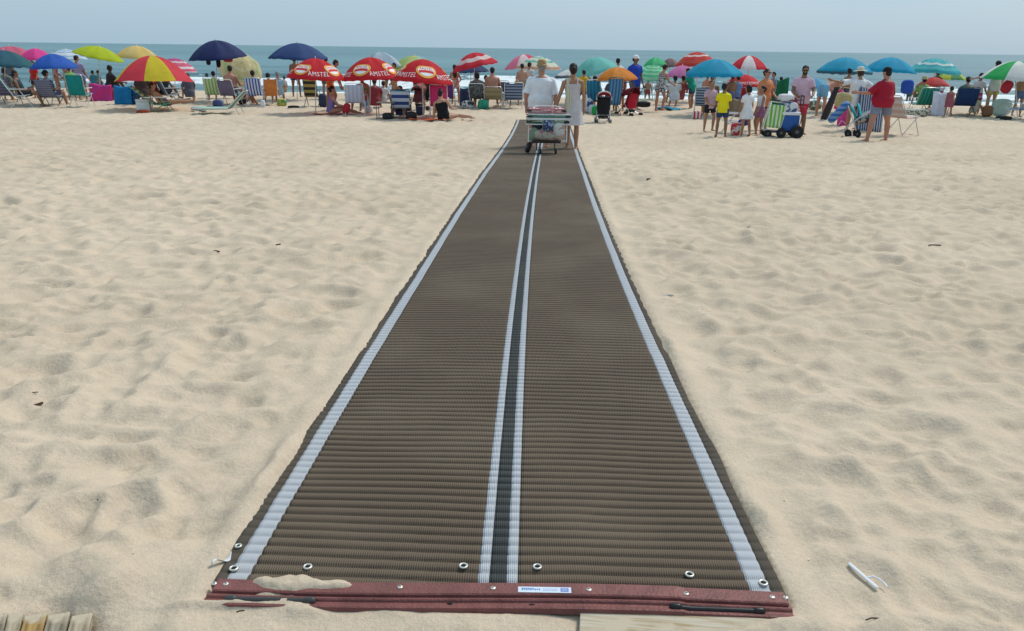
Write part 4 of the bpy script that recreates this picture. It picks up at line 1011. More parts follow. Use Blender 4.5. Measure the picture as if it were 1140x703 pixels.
def wheel(parent, c, r, wd, axis=(1, 0, 0), rim=True, tilt=None, name='wheel'):
    a = V(axis).normalized(); c = V(c); mb = MB(); u_ = a.orthogonal().normalized(); w_ = a.cross(u_)
    mb.loft([(c - a * wd * .5, u_ * r * .80, w_ * r * .80), (c - a * wd * .42, u_ * r * .95, w_ * r * .95), (c - a * wd * .2, u_ * r, w_ * r), (c + a * wd * .2, u_ * r, w_ * r), (c + a * wd * .42, u_ * r * .95, w_ * r * .95), (c + a * wd * .5, u_ * r * .80, w_ * r * .80)], 22)
    o = mb.build(name, M_rubber, parent)
    if rim:
        mb = MB(); mb.loft([(c - a * wd * .56, u_ * r * .30, w_ * r * .30), (c + a * wd * .56, u_ * r * .30, w_ * r * .30)], 16); mb.build('rim', plain((.10, .10, .105), .5, .1), o)
    return o
def fbag(label, c, sx, sy, sz, m, rot=None, name='bag', handles=False, noise=.12, cat=None, group=None, seed=1):
    """soft stuffed shape"""
    mb = MB(); M3 = rot or Matrix.Identity(3); rg = random.Random(seed); nr = 15; n_ = 24; rings = []
    for j in range(nr):
        t = -math.cos(PI * j / (nr - 1)); q = max(.12, max(0, 1 - abs(t) ** 3.5) ** .36)
        rings.append((V(c) + M3 @ V((noise * sx * .15 * (rg.random() - .5), noise * sy * .15 * (rg.random() - .5), t * sz / 2)), M3 @ V((sx / 2 * q * (1 + noise * .5 * (rg.random() - .5)), 0, 0)), M3 @ V((0, sy / 2 * q * (1 + noise * .5 * (rg.random() - .5)), 0))))
    k0 = len(mb.v); mb.loft(rings, n_)
    for jj in range(nr):
        for ii in range(n_):
            p = V(mb.v[k0 + jj * n_ + ii]) - rings[jj][0]; t_ = 2 * PI * ii / n_; e_ = (abs(math.cos(t_)) ** 4 + abs(math.sin(t_)) ** 4) ** -.25
            mb.v[k0 + jj * n_ + ii] = tuple(rings[jj][0] + p * (1 + (e_ - 1) * .8))
    if handles: mb.tube([V(c) + M3 @ V((-.22 * sx, 0, sz * .47)), V(c) + M3 @ V((-.2 * sx, 0, sz * .78)), V(c) + M3 @ V((.2 * sx, 0, sz * .78)), V(c) + M3 @ V((.22 * sx, 0, sz * .47))], .012, 6)
    mb.v = [tuple(V(p) - V(c)) for p in mb.v]
    o = mb.build(name, m); o.location = V(c)
    tag(o, label, cat or 'bag', group); return o
def RX(d): return Matrix.Rotation(R(d), 3, 'X')
def RY(d): return Matrix.Rotation(R(d), 3, 'Y')
def RZ(d): return Matrix.Rotation(R(d), 3, 'Z')

tp = G(609, 172); tz = gz(tp.x, tp.y) + .02
tr = empty('beach_trolley', (tp.x, tp.y, tz), 0, 'two tier folding trolley of pale tubes pulled along the mat behind the couple', 'trolley')
hwid = .36
for s_ in (-1, 1):
    mb = MB(); mb.tube([V((s_ * hwid, -.02, .22)), V((s_ * hwid, 0, .45)), V((s_ * hwid, .03, .74)), V((s_ * (hwid - .03), .30, .80))], .013, 8); mb.build('side_tube', M_whitetube, tr)
mb = MB(); 
for z_ in (.24, .46, .70, .76): mb.tube([V((-hwid, 0, z_)), V((hwid, 0, z_))], .012, 8)
mb.tube([V((-hwid + .03, .30, .80)), V((-.18, .48, .86)), V((.16, .48, .86)), V((hwid - .03, .30, .80))], .011, 8)
mb.build('cross_tubes', M_whitetube, tr)
mb = MB(); mb.tube([V((-.20, -.05, .07)), V((-.20, 0, .24))], .013, 6); mb.tube([V((.14, -.05, .07)), V((.14, 0, .24))], .013, 6); mb.tube([V((-.30, 0, .22)), V((.25, 0, .22))], .02, 6); mb.build('undercarriage', M_darktube, tr)
mb = MB(); mb.box((-.02, .12, .25), .56, .30, .03, bev=.008); mb.build('tray', plain((.10, .06, .05), .7), tr)
wheel(tr, (-.36, .05, .115), .105, .075, (1, .2, -.35)); wheel(tr, (-.13, -.08, .055), .055, .04); wheel(tr, (.16, -.08, .055), .055, .04)
TP = V((tp.x, tp.y, tz)); GN = (.09, .26, .18)
TG = 'folded beach chairs on the trolley'
def folded(label, c, m, wv=.78, hv=.10, dep=.42, group=TG, rot=None, frame=None):
    root = empty('folded_chair', c, 0, label, 'folded chair', group)
    if rot: root.rotation_euler = rot
    mb = MB(); mb.sheet(lambda a, b_: V(((a - .5) * wv * .92, (b_ - .5) * dep, hv / 2 - .02 + .012 * math.sin(a * 9))), 10, 4); mb.build('fabric', m, root, solid=.012)
    for q in (0, 1, 2):
        z_ = -hv / 2 + hv * q / 2; mb = MB(); w2 = wv / 2 * (1 - .04 * q)
        mb.tube([V((-w2, -dep / 2, z_)), V((w2, -dep / 2, z_)), V((w2, dep / 2, z_)), V((-w2, dep / 2, z_))], .012, 7, closed=True); mb.build('frame_tube', frame or [M_whitetube, plain(GN, .5), M_whitetube][q], root)
    for s_ in (-1, 1): mb = MB(); mb.box((s_ * wv * .42, -dep / 2 - .012, 0), .10, .035, hv * .5, bev=.01); mb.build('armrest', M_black if s_ > 0 else plain((.03, .05, .04), .5), root)
    return root
folded('green framed folded chair lowest on the mat trolley', TP + V((0, .15, .60)), stripes((.10, .32, .24), (.62, .64, .58), 12, 0), .84, .09)
folded('white framed folded chair in the middle of the mat trolley pile', TP + V((.02, .16, .70)), stripes((.60, .62, .60), (.12, .34, .26), 16, 0), .86, .07)
folded('pink edged folded chair on top of the mat trolley pile', TP + V((-.03, .20, .80)), stripes((.55, .22, .26), (.66, .62, .60), 14, 0), .78, .06, frame=plain((.50, .20, .22), .5))
fbag('cream flowered bundle slung low in the mat trolley', TP + V((-.02, .0, .36)), .50, .24, .20, floral((.40, .38, .30), (.36, .16, .18), 14, .55), RY(2), 'bundle', seed=3)
fbag('white cloth bag hanging on the right of the mat trolley', TP + V((.20, -.06, .46)), .20, .14, .26, floral((.58, .56, .52), (.30, .16, .12), 12, .60), RY(-22), 'cloth_bag', seed=5)
fbag('navy blue bag wedged in the middle of the mat trolley', TP + V((.0, -.09, .53)), .20, .13, .20, floral((.03, .05, .13), (.30, .36, .48), 20, .55), RY(8), 'small_bag', seed=7)
fbag('pale green roll on the left side of the mat trolley', TP + V((-.27, .0, .38)), .12, .12, .28, cloth((.20, .27, .18)), RY(20), 'towel_roll', seed=8)
fbag('dark bag tucked under the chairs on the left of the mat trolley', TP + V((-.20, .05, .52)), .20, .2, .14, cloth((.02, .025, .03)), None, 'dark_bag', seed=9)

# ------------------------------------------------------------------ left side
STD = (.10, .10, .14)
def seated(label, px, D, H, yaw, hs=.36, **kw):
    g = GD(px, D); return person(label, g, H, R(yaw), 'sit', seat=hs + .0, **kw)
def chairD(label, px, D, yaw, fab, **kw): return chair(label, GD(px, D), R(yaw), fab, **kw)
TEAL = cloth((.01, .26, .25), .15)
chairD('grey violet chair cut by the left edge', 12, 28.5, 8, stripes((.10, .09, .14), (.18, .16, .24), 10, 2), frame=M_darktube)
chairD('teal chair leaning back in profile under the royal blue umbrella', 26, 27.8, -62, TEAL, frame=M_whitetube, bl=.72, rec=28)
chairD('grey plaid chair seen from behind at the far left', 60, 28.2, -4, stripes((.11, .12, .17), (.20, .20, .27), 14, 2), w=.60, frame=M_darktube)
chairD('teal chair seen square from behind under the lime umbrella', 92, 28.0, 3, TEAL, w=.56, bl=.66, rec=12, frame=M_alu, hs=.42)
seated('dark haired person sunk in the teal chair in profile', 29, 27.9, 1.66, -62, .34, skin='brown', hair='black', top='tank', topc=(.03, .05, .07), bottom='shorts', botc=(.03, .03, .04))
seated('person in blue and white print sitting in the plaid chair', 60, 28.6, 1.66, -8, .34, skin='tan', hair='black', hairstyle='bun', top='tee', topc=floral((.04, .06, .18), (.50, .55, .62), 14), bottom='shorts', botc=(.05, .06, .12))
seated('person with light hair in the chair at the left edge', 2, 29.5, 1.6, 0, skin='tan', hair='blond', top='tank', topc=(.35, .30, .28), bottom='shorts', botc=(.1, .1, .12))
seated('person in a grey green top beside the chair at the left edge', 12, 30.6, 1.62, 10, skin='tan', hair='brown', hairstyle='bob', top='tee', topc=(.22, .26, .22), bottom='shorts', botc=(.1, .1, .12))
person('dark haired person standing in the shade of the teal umbrella', GD(16, 32), 1.45, 0, skin='brown', hair='black', top='tank', topc=(.10, .12, .16), bottom='shorts', botc=(.04, .05, .08))
person('person in a bright red top under the royal blue umbrella', GD(43, 31.5), 1.38, R(160), skin='tan', hair='dark', top='tee', topc=(.55, .02, .02), bottom='shorts', botc=(.03, .03, .04))
person('person with bare arms standing behind the plaid chair', GD(66, 32.5), 1.48, R(-60), skin='tan', hair='dark', hairstyle='tail', top='swimsuit', topc=(.25, .08, .10))
person('fair person in a pale top right of the royal blue umbrella', GD(78, 33), 1.50, R(120), skin='fair', hair='brown', top='tee', topc=(.50, .30, .25), bottom='shorts', botc=(.50, .45, .40))
person('child in a lime green t-shirt beside the square teal chair', GD(82, 31), 1.25, R(30), skin='tan', hair='brown', top='tee', topc=(.14, .46, .05), bottom='shorts', botc=(.10, .35, .06), kid=True)
person('man in a lilac t-shirt standing by the water under the lime umbrella', GD(93, 31.5), 1.62, R(-15), skin='tan', hair='dark', top='tee', topc=(.33, .28, .44), bottom='shorts', botc=(.12, .13, .2))
person('child in blue near the lime umbrella pole', GD(107, 33.5), 1.0, R(20), skin='tan', hair='dark', top='tee', topc=(.05, .22, .34), bottom='shorts', botc=(.04, .12, .22), kid=True)
person('child in pale blue at the right of the child in blue', GD(113, 34), .98, R(-20), skin='tan', hair='brown', top='tee', topc=(.16, .34, .46), bottom='shorts', botc=(.04, .08, .14), kid=True)
person('very dark clothed person sitting on a pink towel', GD(124, 31.2), 1.66, R(-40), 'sitground', skin='dark', hair='black', top='tee', topc=(.03, .025, .02), bottom='shorts', botc=(.03, .025, .02), seat=.42, vox=.018)
def drape(label, px, D, wv, hv, m, name='towel', yaw=0, cat='towel', seed=0, dep=.35):
    """cloth hung over a low chair: a wavy sheet with real depth"""
    g = GD(px, D); z_ = gz(g.x, g.y); root = MB()
    def fn(u_, t):
        ph = u_ * 11 + seed; 
        if t < .6: return V(((u_ - .5) * wv, -.02 - .10 * (1 - t / .6) + .03 * math.sin(ph), hv * (t / .6) * (1 + .05 * math.sin(u_ * 5 + seed))))
        q = (t - .6) / .4; return V(((u_ - .5) * wv * .96, -.02 + dep * q + .02 * math.sin(ph), hv * (1 + .05 * math.sin(u_ * 5 + seed)) - hv * .55 * q * q))
    root.sheet(fn, 22, 14); o = root.build(name, m, solid=.012); o.location = (g.x, g.y, z_); o.rotation_euler = (0, 0, R(yaw)); tag(o, label, cat); return o
drape('hot pink towel hung over a low seat at the left', 114, 30.8, .80, .62, floral((.60, .03, .18), (.50, .04, .24), 4), seed=1, yaw=8)
drape('dusky pink cloth right of the hot pink towel', 124, 31.0, .40, .50, cloth((.35, .06, .12)), seed=4)
drape('bright blue towel hung left of the red and yellow umbrella pole', 139, 29.2, .62, .62, cloth((.01, .17, .40)), seed=2)
drape('small patterned blue towel beside the bright blue one', 150, 29.4, .40, .46, floral((.02, .25, .50), (.02, .08, .25), 10), seed=5)

person('person in dark clothes sitting under the red and yellow umbrella', GD(161, 29), 1.66, R(20), 'sitground', skin='brown', hair='black', top='tee', topc=(.05, .03, .03), bottom='shorts', botc=(.04, .03, .03), seat=.30)
person('person in a red t-shirt sitting under the red and yellow umbrella', GD(174, 29.8), 1.66, R(150), 'sitground', skin='brown', hair='black', top='tee', topc=(.45, .02, .02), bottom='shorts', botc=(.03, .03, .04), seat=.30)
person('person in dark green sitting right of the one in red', GD(184, 30), 1.62, R(-20), 'sitground', skin='brown', hair='black', top='tank', topc=(.03, .05, .04), bottom='shorts', botc=(.03, .03, .04), seat=.28)
chairD('blue grey chair behind the striped chair pair', 192, 30, -50, cloth((.16, .22, .30)), hs=.30)
chairD('reclined chair with green and white stripes facing right', 182, 26.6, -72, stripes((.05, .26, .17), (.60, .62, .56), 9, 2), frame=plain((.10, .30, .20), .5), hs=.24, bl=.82, rec=50, w=.78)
person('person lying low in the green striped chair, feet to the right', GD(186, 26.6), 1.66, R(-72), 'sit', seat=.20, skin='tan', hair='dark', bottom='trunks', botc=(.10, .12, .14), spine=(0, -1.1, 1), th=((-.15, 1, .12), (.15, 1, .12)), sh=((-.1, 1, .02), (.1, 1, .02)), ft=((0, .3, 1), (0, .3, 1)))
def box_cooler(label, loc, sx, sy, sz, body_m, lid_m, yaw=0, handle=True, group=None, bev=.02, name='cool_box', z=None):
    root = empty(name, (loc.x, loc.y, (gz(loc.x, loc.y) if z is None else z)), R(yaw), label, 'cool box', group)
    mb = MB(); mb.box((0, 0, sz * .42), sx, sy, sz * .84, bev=bev); mb.build('body', body_m, root)
    mb = MB(); mb.box((0, 0, sz * .925), sx * 1.05, sy * 1.06, sz * .17, bev=bev * .9); mb.build('lid', lid_m, root)
    if handle: mb = MB(); mb.tube([V((-sx * .54, 0, sz * .8)), V((-sx * .5, 0, sz * 1.15)), V((sx * .5, 0, sz * 1.15)), V((sx * .54, 0, sz * .8))], .012, 8); mb.build('handle', M_whitetube, root)
    return root
box_cooler('white cool box left of the green striped chair', GD(161, 26.4), .40, .32, .38, plain((.66, .70, .68), .5), plain((.70, .72, .70), .5), 12, False)
fbag('rust red bag lying at the foot of the white cool box', GD(160, 25.9) + V((0, 0, .05)), .42, .22, .14, cloth((.30, .06, .03)), None, 'beach_bag', seed=12)
# lounger
lg = GD(247, 25.9); lr = empty('sun_lounger', (lg.x, lg.y, gz(lg.x, lg.y) - .01), R(4), 'low green and white lounger with its head end raised', 'sun lounger')
mb = MB(); mb.sheet(lambda u_, t: V((-.78 + 1.05 * u_, (t - .5) * .56, .20 - .02 * math.sin(PI * u_))), 10, 4); mb.build('bed', stripes((.02, .30, .18), (.50, .62, .55), 4, 1), lr, solid=.05)
mb = MB(); mb.sheet(lambda u_, t: V((.27 + .50 * u_, (t - .5) * .56, .20 + .50 * u_ ** .9)), 8, 4); mb.build('raised_head', stripes((.02, .12, .09), (.30, .48, .42), 7, 1), lr, solid=.012)
mb = MB(); mb.tube([V((-.8, -.3, .2)), V((.27, -.3, .2)), V((.80, -.3, .72)), V((.80, .3, .72)), V((.27, .3, .2)), V((-.8, .3, .2))], .015, 7, closed=True); mb.build('frame', M_whitetube, lr)
for x in (-.55, .62):
    mb = MB(); mb.tube([V((x - .1, -.30, .2)), V((x, -.30, .01)), V((x, .30, .01)), V((x - .1, .30, .2))], .013, 6); mb.build('leg', M_alu, lr)
fbag('dark towel hanging off the raised end of the green lounger', GD(269, 26.7) + V((0, 0, .52)), .16, .3, .26, floral((.03, .08, .06), (.2, .3, .28), 16), None, 'hanging_towel', cat='towel', seed=14)
fbag('small pale blue clothes pile left of the green lounger', GD(222, 26.8) + V((0, 0, .10)), .50, .3, .12, floral((.10, .18, .34), (.55, .58, .62), 18), None, 'clothes_pile', cat='clothes', seed=15)
mb = MB(); mb.tube([V((0, 0, -.3)), V((0, 0, .1))], .01); bpy.data.meshes.remove(mb.mesh())
person('person in a dark top resting by the water right of the red and yellow umbrella', GD(212, 32.5), 1.66, R(30), 'sitground', skin='red', hair='brown', top='tee', topc=(.09, .09, .12), bottom='shorts', botc=(.07, .07, .09), seat=.12)
fbag('red bag hanging under the navy umbrella', P(254, 67, 31.3), .34, .10, .16, cloth((.55, .05, .08)), None, 'hanging_bag', group=None, seed=16)
fbag('dark long garment hanging under the navy umbrella', P(243, 69, 31.4), .16, .10, .42, cloth((.012, .014, .02)), None, 'hanging_garment', cat='garment', seed=17)
fbag('dark small bag hanging on the navy umbrella pole', P(232, 69, 31.3), .16, .10, .24, cloth((.03, .035, .05)), None, 'hanging_bag', seed=18)
fbag('grey pouch tied low on the navy umbrella pole', P(230, 84, 31.3), .10, .08, .16, cloth((.08, .11, .12)), None, 'pouch', seed=19)
chairD('lime and white striped chair below the navy umbrella', 241, 30.2, 6, stripes((.24, .50, .06), (.62, .68, .55), 9, 0), w=.58)
seated('person in pale clothes in the lime striped chair', 240, 30.9, 1.50, 30, skin='fair', hair='dark', top='tee', topc=(.62, .56, .58), bottom='shorts', botc=(.4, .4, .4))
chairD('rounded grey violet chair under the bare backed man', 258, 29.4, -8, cloth((.16, .14, .22)), w=.56, frame=M_whitetube, bl=.56)
seated('bare backed man sitting before the cream umbrella', 259, 29.8, 1.80, -8, .40, skin='red', hair='dark', bottom='trunks', botc=(.10, .10, .14), wf=1.15, belly=.3, spine=(0, .05, 1))
person('person with bare brown legs lounging between the two chairs', GD(270, 30.2), 1.6, R(-55), 'sitground', skin='tan', hair='dark', bottom='trunks', botc=(.06, .04, .05), spine=(0, -.6, 1))
chairD('blue and white striped chair in front of the cream umbrella', 286, 29.4, 4, stripes((.04, .10, .40), (.60, .62, .68), 10, 0), w=.56)
seated('person with short dark hair in the blue striped chair', 282, 29.8, 1.66, 35, skin='tan', hair='black', top='tee', topc=(.18, .28, .46), bottom='shorts', botc=(.1, .12, .2))
chairD('orange cloth chair right of the blue striped one', 302, 29.8, 20, cloth((.62, .22, .06)), w=.46, frame=M_whitetube)
seated('dark haired child leaning back in the orange chair', 301, 30.2, 1.48, 20, skin='tan', hair='black', top='tank', topc=(.60, .20, .05), bottom='shorts', botc=(.1, .1, .1), kid=True, ua=((-.3, -.4, -1), (.6, -.5, -.8)), fa=((-.05, -.2, -1), (.2, -.3, -1)))
fbag('blue cool bag beside the grey violet chair', GD(243, 28.6) + V((0, 0, .14)), .34, .24, .26, cloth((.06, .09, .22)), None, 'cool_bag', seed=20)
fbag('pair of black sandals in a heap on the sand left of the cool bag', GD(235, 28.4) + V((0, 0, .03)), .34, .18, .08, M_rubber, None, 'sandals', cat='sandals', seed=21)
fbag('dark pile of shoes on the sand behind the leftmost logo umbrella', GD(327, 28.8) + V((0, 0, .04)), .40, .2, .10, M_rubber, None, 'shoes', cat='shoes', seed=22)
fbag('white bottle bag beside the blue striped chair', GD(293, 28.8) + V((0, 0, .13)), .16, .14, .26, cloth((.62, .66, .7)), None, 'small_bag', seed=23)

# ------------------------------------------------------------------ around the three red logo umbrellas
person('dark haired bather whose head shows left above the leftmost logo umbrella', GD(330, 35), 1.62, 0, skin='brown', hair='black', bottom='trunks', botc=(.04, .05, .1))
person('dark haired bather standing behind the leftmost logo umbrella', GD(365, 33.5), 1.66, R(10), skin='tan', hair='black', top='tank', topc=(.25, .42, .10), bottom='shorts', botc=(.1, .1, .1))
chairD('black and mustard deck chair behind the leftmost logo umbrella', 349, 29.5, 0, stripes((.03, .03, .03), (.34, .27, .08), 5, 2), w=.46, frame=M_darktube, bl=.8, rec=16)
fbag('navy bag beside the mustard deck chair', GD(360, 29.3) + V((0, 0, .24)), .30, .25, .48, cloth((.03, .045, .09)), None, 'tote_bag', seed=24)
person('bather in orange trunks bending forward beside the leftmost logo umbrella', GD(369, 27.6), 1.66, R(-70), 'bend', skin='tan', hair='dark', bottom='trunks', botc=(.60, .16, .04), spine=(0, .35, 1), th=((-.10, -.15, -1), (.10, .45, -1)), sh=((0, -.1, -1), (0, -.35, -1)), neck=(0, .4, 1), look=(0, 1, -.4))
lsw = G(368, 128)
person('woman in a violet swimsuit sitting on the sand in profile', lsw, 1.62, R(-72), 'sitground', skin='red', hair='black', hairstyle='bun', top='swimsuit', topc=(.20, .15, .36), spine=(0, .18, 1), th=((-.18, 1, .30), (.18, 1, .12)), sh=((0, 1, -.35), (0, 1, -.12)), ua=((-.2, .5, -.8), (.25, .5, -.7)), fa=((.1, 1, -.2), (-.1, 1, -.3)), wf=1.05, vox=.014, look=(0, 1, -.2))
mb = MB(); mb.sheet(lambda u_, t: V(((u_ - .5) * .9, (t - .5) * .5, .018 + .012 * math.sin(u_ * 9 + t * 3))), 16, 8); o = mb.build('towel', cloth((.46, .16, .10)), solid=.01); o.location = (lsw.x - .1, lsw.y, gz(lsw.x, lsw.y)); tag(o, 'reddish towel under the woman in the violet swimsuit', 'towel')
chairD('white and pale blue chair next to the woman in violet', 396, 26.2, 8, stripes((.50, .54, .66), (.40, .44, .60), 8, 0), w=.56, hs=.40, bl=.60, frame=M_whitetube)
seated('bare chested person in the pale blue chair holding a red cloth', 403, 26.9, 1.70, 30, .40, skin='tan', hair='dark', top='band', topc=(.12, .20, .08), bottom='shorts', botc=(.30, .04, .05))
fbag('deep red cloth bag on the sand beside the pale blue chair', GD(386, 26) + V((0, 0, .22)), .22, .2, .34, cloth((.42, .02, .04)), RY(20), 'cloth_bag', seed=25)
person('person in a dark red shirt sitting behind the middle logo umbrella', GD(418, 28.9), 1.70, R(10), 'sitground', skin='tan', hair='black', top='tee', topc=(.22, .03, .04), bottom='shorts', botc=(.03, .04, .05), seat=.18)
person('child in white at the right of the dark red shirt', GD(427, 29.4), 1.3, R(-10), 'sitground', skin='tan', hair='brown', top='tee', topc=(.60, .58, .56), bottom='shorts', botc=(.2, .2, .22), seat=.24, kid=True)
drape('blue and white towel left of the dark red shirt', 408, 29.6, .30, .75, stripes((.16, .30, .50), (.64, .66, .68), 8, 0), seed=6)
person('dark haired bather whose head shows above the middle logo umbrella', GD(434, 34.5), 1.76, 0, skin='tan', hair='black', bottom='trunks', botc=(.04, .05, .1))
person('bather walking behind the gap between the middle and largest logo umbrellas', GD(440, 32), 1.5, R(90), 'walk', skin='tan', hair='dark', top='band', topc=(.45, .2, .1), bottom='brief', botc=(.4, .2, .1))
# chair + walker frame seen from behind with reclining person
chairD('tall black framed chair with a teal headrest left of the woman in black', 447, 25.2, 4, stripes((.03, .06, .20), (.45, .50, .58), 5, 2), w=.56, hs=.30, bl=.52, frame=M_darktube, rec=10, pillow=cloth((.06, .22, .24)))
g = GD(437, 24.9); mb = MB()
root2 = empty('side_table', (g.x - .18, g.y, gz(g.x, g.y)), 0, 'low black framed folding table beside the tall black chair', 'table')
for s_ in (-1, 1):
    mb = MB(); mb.tube([V((-.26, s_ * .2, 0)), V((-.26, s_ * .2, .48)), V((.26, s_ * .2, .48)), V((.26, s_ * .2, 0))], .013, 6); mb.build('leg_frame', M_darktube, root2)
mb = MB(); mb.box((0, 0, .49), .54, .42, .018, bev=.004); mb.build('table_top', plain((.26, .22, .16), .6), root2)
mb = MB(); mb.box((0, 0, .12), .50, .38, .012); mb.build('lower_shelf', plain((.30, .42, .42), .5), root2)
fbag('black rucksack lying under the low folding table', V((g.x - .12, g.y - .1, gz(g.x, g.y) + .10)), .34, .24, .20, M_black, None, 'rucksack', seed=26)
fbag('black bag lying right of the tall black chair', GD(458, 24.9) + V((0, 0, .12)), .34, .24, .24, M_black, None, 'bag', seed=27)
person('person sitting low behind the tall black chair, legs showing', GD(447, 25.8), 1.66, R(175), 'sitground', skin='fair', hair='dark', top='tee', topc=(.04, .07, .18), bottom='shorts', botc=(.04, .06, .14), seat=.10)
g = GD(475, 24.6); mb = MB(); mb.sheet(lambda u_, t: V(((u_ - .5) * 1.05, (t - .5) * .6, .02 + .018 * math.sin(u_ * 9 + t * 3))), 16, 8); o = mb.build('towel', cloth((.60, .14, .06)), solid=.012); o.location = (g.x, g.y, gz(g.x, g.y)); tag(o, 'orange red towel spread round the pole of the largest logo umbrella', 'towel')
lb = GD(494, 24.4)
person('woman in a black open backed swimsuit sitting on the sand', lb, 1.64, R(-22), 'sitground', skin='fair', hair='black', hairstyle='topbun', top='swimsuit', topc=(.008, .008, .010), bottom='brief', botc=(.008, .008, .010), wf=1.2, vox=.014,
    spine=(-.22, .02, 1), th=((.25, 1, .12), (.60, 1, .08)), sh=((.6, .35, -.10), (.8, .2, -.06)), ua=((-.15, -.05, -1), (.3, .6, -.8)), fa=((-.05, -.05, -1), (0, 1, -.1)))
g = GD(500, 24.2); mb = MB(); mb.sheet(lambda u_, t: V(((u_ - .5) * 1.1, (t - .5) * .5, .015 + .010 * math.sin(u_ * 9 + t * 3))), 16, 8); o = mb.build('towel', floral((.20, .20, .40), (.5, .5, .6), 8), solid=.01); o.location = (g.x - .2, g.y, gz(g.x, g.y)); tag(o, 'blue violet towel under the woman in the black swimsuit', 'towel')
chairD('hot pink chair behind the woman in the black swimsuit', 489, 26.0, 3, cloth((.62, .05, .22)), w=.54, hs=.34, bl=.66, frame=M_whitetube, rec=18, pillow=cloth((.70, .62, .66)))
seated('dark haired person whose head tops the hot pink chair', 489, 26.3, 1.74, 0, .38, skin='tan', hair='black', top='tank', topc=(.5, .05, .2), bottom='shorts', botc=(.1, .1, .1))

def stroller(label, loc, yaw, fab, hood, trim=None, scale=1.0, laden=None):
    root = empty('stroller', (loc.x, loc.y, gz(loc.x, loc.y) - .01), R(yaw), label, 'stroller', 'strollers standing on the sand', scale)
    for s_ in (-1, 1):
        x = s_ * .22
        mb = MB(); mb.tube([V((x, .38, .09)), V((x * .95, -.10, .55)), V((x, -.30, .82)), V((x, -.40, 1.0)), V((x, -.47, 1.02))], .013, 7); mb.build('side_tube', M_darktube, root)
        mb = MB(); mb.tube([V((x, -.34, .09)), V((x * .95, .05, .48))], .013, 7); mb.build('rear_leg', M_alu, root)
        mb = MB(); mb.capsule(V((x, -.44, 1.02)), .02, V((x, -.52, 1.02)), .02); mb.build('grip', M_black, root)
        for yy_ in (.40, -.36):
            for d_ in (-.03, .03): wheel(root, (x + d_, yy_, .085), .085, .032)
    mb = MB(); mb.tube([V((-.2, -.34, .12)), V((.2, .0, .36))], .009, 6); mb.tube([V((.2, -.34, .12)), V((-.2, .0, .36))], .009, 6); mb.tube([V((-.22, -.34, .11)), V((.22, -.34, .11))], .010, 6); mb.build('cross_brace', M_alu, root)
    mb = MB(); mb.sheet(lambda u_, t: V(((u_ - .5) * .40, .22 - .30 * t if t < .5 else .07 - .42 * (t - .5), .36 - .05 * t + .03 * abs(u_ - .5) if t < .5 else .335 + 1.0 * (t - .5))), 8, 12); mb.build('seat', fab, root, solid=.02)
    mb = MB(); mb.loft([(V((0, -.10, .30)), V((.18, 0, 0)), V((0, .14, 0))), (V((0, -.14, .55)), V((.20, 0, 0)), V((0, .09, 0))), (V((0, -.20, .80)), V((.19, 0, 0)), V((0, .06, 0)))], 14); mb.build('seat_back', fab, root)
    mb = MB(); mb.sheet(lambda u_, t: V((-.23 * math.cos(PI * u_), -.27 + .42 * math.sin(t * 1.45), .70 + .26 * math.sin(PI * u_) ** .6 * (1 - .25 * t * t) + .07 * (1 - t))), 16, 8); mb.build('hood', hood, root, solid=.01)
    if trim: mb = MB(); mb.tube([V((-.235 * math.cos(PI * u_), -.28, .77 + .26 * math.sin(PI * u_) ** .6 * 1.0)) for u_ in np.linspace(0, 1, 14)], .020, 7); mb.build('hood_trim', trim, root)
    mb = MB(); mb.loft([(V((0, -.08, .17)), V((.15, 0, 0)), V((0, .14, 0))), (V((0, -.08, .26)), V((.18, 0, 0)), V((0, .18, 0)))], 12, cap=True); mb.build('basket', plain((.03, .03, .035), .8), root)
    return root
stroller('dark loaded stroller under the largest logo umbrella', GD(466, 28.3), 160, cloth((.12, .03, .04)), floral((.40, .08, .06), (.04, .03, .03), 10), scale=.88)
person('person in a red patterned top standing behind the dark stroller', GD(468, 29.6), 1.62, R(190), skin='tan', hair='dark', hairstyle='bob', top='tee', topc=floral((.35, .06, .05), (.55, .35, .28), 12), bottom='shorts', botc=(.05, .05, .07))
person('person in black sitting right of the dark stroller', GD(480, 28.6), 1.66, R(0), 'sitground', skin='brown', hair='black', top='tee', topc=(.015, .015, .02), bottom='shorts', botc=(.02, .02, .02), seat=.34)
gl = G(507, 116)
person('long haired girl in an orange patterned dress standing with her back turned', gl, max(1.35, Hof(gl, 73)), R(5), skin='tan', hair='brown', hairstyle='long', top='sundress', topc=floral((.50, .16, .12), (.55, .35, .28), 8), hemlen=.40, kid=True, vox=.014, ua=((-.35, .1, -1), (.45, .1, -.9)), fa=((.0, .5, -.6), (-.2, .7, -.3)))
chairD('dark violet round chair left of the girl in orange', 499, 29.6, 0, cloth((.12, .04, .18)), w=.44)
